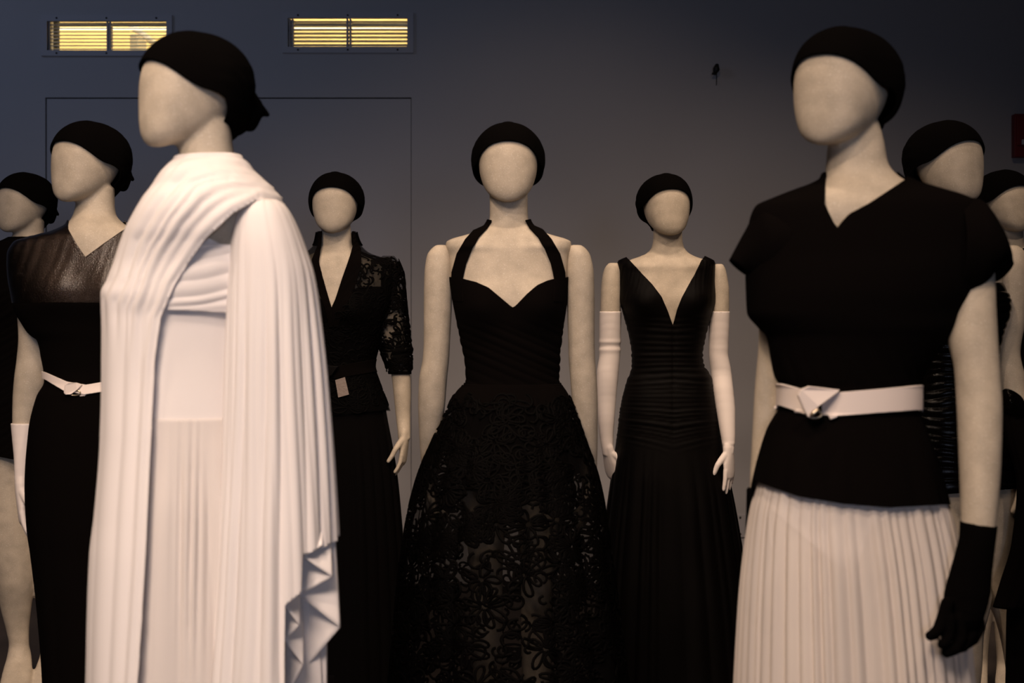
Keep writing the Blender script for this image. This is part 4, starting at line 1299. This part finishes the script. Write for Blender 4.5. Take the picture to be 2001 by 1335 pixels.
rowsS = [(500, 748, 770, .01), (507, 740, 776, .01), (518, 736, 781, .01), (535, 735, 787, .01), (580, 737, 791, .01), (620, 740, 795, .01), (640, 741, 797, .01), (660, 743, 799, .01), (690, 747, 803, .01), (712, 755, 803, .0), (729, 759, 803, .0)]


def wr(py, th):
    return 0.10 * (folds((py - 620) / 90.0 + 0.03 * np.sin(th * 2 + 1), 9, 15) - 0.35) * smooth01(py, 615, 640) * (1 - smooth01(py, 700, 710)) + 0.015 * (folds(py / 130.0, 7, 4) - .4)


sv, sf = tube2(D, arm_rows(rowsS), 110, 48, ends=False, bump=wr)
slv = link('sleeve', sv, sf, M['mesh'], jk)
sleeveLoft = Loft(D, [(r[0], r[1], r[2], (r[2] - r[1]) / 2 * D / F, (r[2] - r[1]) / 2 * D / F, 2.0, r[3]) for r in rowsS])
sb = [lambda px, py, th: wr(py, th) * 0.045]
braid('scroll_pattern', sleeveLoft, 503, 727, 34, 260, 18, sb, slv, M['cord'], 19, rad=0.0036)
sv, sf = tube2(D, arm_rows([(725, 757.5, 804, .0), (731, 758.5, 804, .0)]), 5, 40, ends=False)
link('cuff', sv, sf, M['black'], slv, solid=0.004)
rowsS2 = [(r[0], 1310 - r[2], 1310 - r[1], r[3]) for r in rowsS]
sv, sf = tube2(D, arm_rows(rowsS2), 90, 40, ends=False, bump=wr)
link('sleeve', sv, sf, M['mesh'], jk)
bt = [(560, 700), (640, 713), (655, 716), (730, 703), (760, 700)]
bb = [(560, 726), (640, 738), (655, 740), (730, 727), (760, 724)]
belt = shell('sash_belt', jackL, 695, 745, 40, 140,
             lambda px, py, th: np.where(front(th), np.minimum(py - pline(px, bt), pline(px, bb) - py), np.minimum(py - 702, 727 - py)), M['black'], fig, 0.010, solid=0.003)
zk = jackL.at(650, 725)
slab('ribbon_knot', [(630, 712), (642, 714), (662, 716), (654, 726), (648, 735), (636, 736), (630, 728)], D, zk - .028, 0.014, M['gloss'], belt, 0.003)
slab('hanging_tag', [(655, 743), (674, 737), (682, 771), (661, 777)], D, [zk - .024, zk - .022, zk - .030, zk - .032], 0.003, M['satin'], belt)
skG = Loft(D, [
    (790, 557, 752, .108, .115), (810, 556, 755, .112, .118), (870, 546, 766, .135, .135), (930, 537, 775, .15, .15), (1000, 530, 782, .165, .165), (1090, 523, 789, .18, .18), (1250, 514, 797, .20, .20), (1349, 510, 801, .21, .21)])
shell('black_skirt', skG, 792, 1347, 90, 300, None, M['chiffon'], fig, 0.001,
      [lambda px, py, th: 0.012 * smooth01(py, 800, 960) * (folds(th / 6.283, 31, 81, 0.9) - 0.4)], solid=0.0)
shell('underskirt', skG, 800, 1345, 60, 160, lambda px, py, th: np.where(front(th), np.where((px > 655), py - 806 - 0 * px, 870 - py), 40), M['black'], fig, -0.012,
      [lambda px, py, th: 0.012 * smooth01(py, 800, 960) * (folds(th / 6.283, 31, 81, 0.9) - 0.4)])
slab('lacing_strip', [(655, 868), (673, 872), (668, 1120), (657, 1120)], D, skG.at(664, 900) + 0.015, 0.004, M['gloss'], fig)
armv = tube2(D, arm_rows([(512, 742, 772, .01), (540, 741, 780, .01), (640, 746, 788, .01), (700, 757, 798, .005), (735, 765, 802, .0), (770, 769, 803, .0), (810, 773, 802, .0), (845, 777, 802, -.015), (858, 778, 802, -.02)]))
union('arm', [armv] + hand(P(790.5, 852, D - .02), (-.05, -.06, -1), (-.18, -1, 0), 0.95, (0.15, 0.22, 0.2), palm=(-1, .18, 0)), 0.0035, 3, M['skin'], fig)
armv = tube2(D, arm_rows([(512, 538, 568, .01), (540, 530, 569, .01), (640, 522, 564, .01), (735, 508, 545, .0), (858, 509, 534, -.005)]))
union('arm', [armv] + hand(P(521.5, 852, D - .005), (.1, -.02, -1), (.45, -1, 0), 0.92, (0.2, 0.25, 0.2), palm=(1, .45, 0)), 0.0045, 3, M['skin'], fig)

# ------------------------------------------------------------------ figure H: deep V gown with long white gloves (back row)
fig = thing('mannequin', 'mannequin in a deep V-neck black gown with elbow-length white gloves', 'mannequin', base_of(1310, D), GROUP)
hv = head_parts(fig, D, 1302, 462, 340, -8)
bustH = lambda px, py, th: np.where(front(th), 0.028 * (gauss(px, py, 1262, 590, 30, 32) + gauss(px, py, 1354, 590, 30, 32)) + 0.004 * (gauss(px, py, 1262, 522, 30, 6) + gauss(px, py, 1345, 522, 30, 6)), 0)
bodyL = Loft(D, [
    (435, 1277, 1333, .03, .06), (462, 1277, 1333, .034, .062), (482, 1274, 1336, .04, .066), (495, 1264, 1346, .05, .074), (503, 1246, 1362, .058, .08), (510, 1226, 1384, .066, .086), (520, 1214, 1394, .074, .09), (550, 1214, 1392, .084, .096),
    (590, 1217, 1390, .092, .094), (620, 1224, 1382, .092, .09), (660, 1234, 1375, .088, .086), (700, 1240, 1369, .084, .082), (725, 1239, 1372, .084, .084), (790, 1222, 1390, .10, .106), (850, 1218, 1394, .10, .11), (890, 1250, 1360, .05, .06)], [bustH])
union('body', [hv, bodyL.solid(436, 890, 90, 60)], 0.0045, 4, M['skin'], fig)
gownL = Loft(D, [
    (500, 1243, 1368, .058, .082), (506, 1226, 1380, .064, .086), (514, 1210, 1393, .072, .09), (530, 1213, 1393, .08, .094), (560, 1214, 1392, .088, .096), (586, 1215, 1391, .094, .096), (603, 1221, 1386, .094, .092),
    (620, 1225, 1382, .092, .09), (660, 1234, 1374, .088, .086), (692, 1239, 1368, .084, .082), (718, 1239, 1372, .084, .083), (735, 1234, 1384, .086, .085), (750, 1228, 1387, .092, .092), (790, 1218, 1393, .102, .108), (845, 1211, 1402, .112, .12), (880, 1206, 1408, .12, .126),
    (960, 1195, 1425, .14, .145), (1050, 1183, 1440, .165, .165), (1150, 1172, 1455, .19, .19), (1335, 1155, 1478, .225, .225), (1349, 1154, 1480, .228, .228)], [bustH])
vH = [(1180, 470), (1229, 507), (1250, 530), (1275, 556), (1293, 580), (1305, 608), (1315, 636), (1323, 605), (1332, 582), (1346, 556), (1360, 532), (1371, 508), (1420, 470)]


def gather(px, py, th):
    dx = (px - 1316) / 80.0
    s = py - 690
    w = py - 22 * np.abs(dx) * np.sign(s) * np.minimum(1, np.abs(s) / 60.0) + 0.25 * s * np.abs(dx)
    m = smooth01(py, 600, 650) * (1 - smooth01(py, 830, 900))
    seam = -0.003 * np.exp(-((px - 1316) / 4.0) ** 2) * m
    return np.where(front(th), 0.0055 * m * (folds((w - 600) / 260.0, 25, 91, 0.7) - 0.4) + seam, 0)


def strapf(px, py, th):
    return np.where(front(th), 0.002 * (folds(px / 60.0 + py / 400.0, 7, 92) - 0.4) * (1 - smooth01(py, 560, 610)), 0)


def skf(px, py, th):
    return 0.012 * smooth01(py, 850, 1050) * (folds(th / 6.283 + 0.3, 29, 93, 0.9) - 0.4)


shell('black_gown', gownL, 501, 1347, 300, 240, lambda px, py, th: np.where(front(th), -sdist(px, py, vH), -sdist(px, py, [(1200, 470), (1228, 507), (1300, 600), (1372, 507), (1400, 470)])), M['gloss'], fig, 0.008, [gather, strapf, skf])
armv = tube2(D, arm_rows([(514, 1190, 1208, .0), (520, 1184, 1212, .0), (535, 1178, 1214, .0), (570, 1174, 1214, .0), (610, 1173, 1213, .0), (690, 1173, 1210, .01), (760, 1170, 1204, .01)]), 70)
union('arm', [armv], 0.0035, 4, M['skin'], fig)
gw = lambda py, th: 0.05 * np.exp(-((py - 668) / 4.0) ** 2) - 0.04 * np.exp(-((py - 676) / 4.0) ** 2) + 0.05 * np.exp(-((py - 684) / 4.0) ** 2) + 0.012 * (folds(py / 140.0 + 0.05 * np.sin(th), 9, 4) - .4)
gl = tube2(D, arm_rows([(609, 1171.5, 1214.5, .0), (640, 1171, 1213.5, .005), (690, 1171, 1212, .01), (730, 1166, 1209, .01), (770, 1165, 1205, .01), (820, 1168, 1201, .0), (855, 1172, 1199, -.005), (880, 1176, 1199, -.01), (890, 1177.5, 1199, -.01)]), 110, 30, bump=gw)
union('glove', [gl] + hand(P(1188.5, 880, D - .012), (.18, .02, -1), (.75, -1, 0), 0.98, (0.15, 0.2, 0.2), palm=(1, .7, 0)), 0.003, 2, M['glove'], fig)
armv = tube2(D, arm_rows([(516, 1397, 1412, .0), (522, 1393, 1416, .0), (540, 1391, 1421, .0), (570, 1390, 1425, .0), (610, 1388, 1425, .0), (690, 1387, 1422, .01), (760, 1393, 1432, .01)]), 70)
union('arm', [armv], 0.0035, 4, M['skin'], fig)
gw2 = lambda py, th: 0.02 * np.exp(-((py - 680) / 5.0) ** 2) + 0.04 * np.exp(-((py - 866) / 2.5) ** 2) - 0.05 * np.exp(-((py - 872) / 3.0) ** 2) + 0.012 * (folds(py / 140.0 + 0.05 * np.sin(th), 9, 6) - .4)
gl = tube2(D, arm_rows([(609, 1386, 1426, .0), (640, 1385, 1425, .005), (690, 1385, 1423, .01), (720, 1388, 1428, .01), (760, 1393, 1433, -.01), (810, 1401, 1437, -.035), (850, 1408, 1437, -.055), (866, 1411, 1436, -.062), (885, 1413, 1434, -.07)]), 110, 30, bump=gw2)
union('glove', [gl] + hand(P(1423.5, 880, D - .07), (.03, -.03, -1), (-.75, -1, 0), 0.98, (0.05, 0.08, 0.08), palm=(-1, .75, 0)), 0.003, 2, M['glove'], fig)

# ------------------------------------------------------------------ figure I: far right, mostly hidden
fig = thing('mannequin', 'mannequin at the far right edge showing only a grey face and black clothes', 'mannequin', base_of(1964, D), GROUP)
hv = head_parts(fig, D, 1964, 455, 333, -22)
bodyL = Loft(D, [
    (430, 1946, 1998, .03, .06), (455, 1945, 1998, .036, .062), (475, 1944, 1999, .042, .066), (488, 1934, 2010, .052, .074), (498, 1912, 2030, .06, .082), (510, 1888, 2056, .07, .09), (530, 1884, 2062, .08, .094),
    (600, 1890, 2056, .09, .092), (700, 1908, 2038, .084, .084), (790, 1890, 2056, .10, .106), (850, 1886, 2060, .10, .11), (890, 1920, 2030, .05, .06)])
leg1 = tube2(D, arm_rows([(840, 1888, 1970, .0), (950, 1890, 1962, .0), (1090, 1896, 1944, .0), (1200, 1898, 1938, .02), (1290, 1906, 1930, .02), (1338, 1900, 1930, -.05)]))
leg2 = tube2(D, arm_rows([(840, 1974, 2058, .0), (950, 1965, 2030, .0), (1090, 1950, 1998, .0), (1200, 1942, 1982, .02), (1290, 1948, 1974, .02), (1338, 1944, 1976, -.05)]))
union('body', [hv, bodyL.solid(431, 890, 70, 52), leg1, leg2], 0.0055, 4, M['skin'], fig)
dressI = Loft(D, [
    (486, 1934, 2012, .058, .08), (494, 1916, 2032, .066, .088), (506, 1886, 2062, .078, .096), (530, 1880, 2068, .09, .10), (590, 1884, 2064, .108, .10), (700, 1902, 2046, .09, .09), (790, 1882, 2066, .11, .118), (1000, 1868, 2078, .13, .14)])
shell('black_dress', dressI, 488, 998, 110, 120, lambda px, py, th: np.where(front(th), -sdist(px, py, [(1900, 440), (1940, 486), (1968, 540), (1998, 486), (2030, 440)]), 30), M['black'], fig, 0.004,
      [lambda px, py, th: 0.006 * (folds(th / 6.283, 17, 99) - 0.4) * smooth01(py, 750, 950)])
for sgn, x0 in ((-1, 1868), (1, 2078)):
    armv = tube2(D, arm_rows([(514, x0 - 10, x0 + 10, .01), (530, x0 - 18, x0 + 18, .01), (620, x0 - 19, x0 + 19, .02), (720, x0 - 17, x0 + 17, .02), (850, x0 - 12, x0 + 12, .0)]))
    union('arm', [armv] + hand(P(x0, 846, D), (0, -.1, -1), (sgn * .2, -1, 0), 0.96, palm=(-sgn, 0, 0)), 0.005, 3, M['skin'], fig)
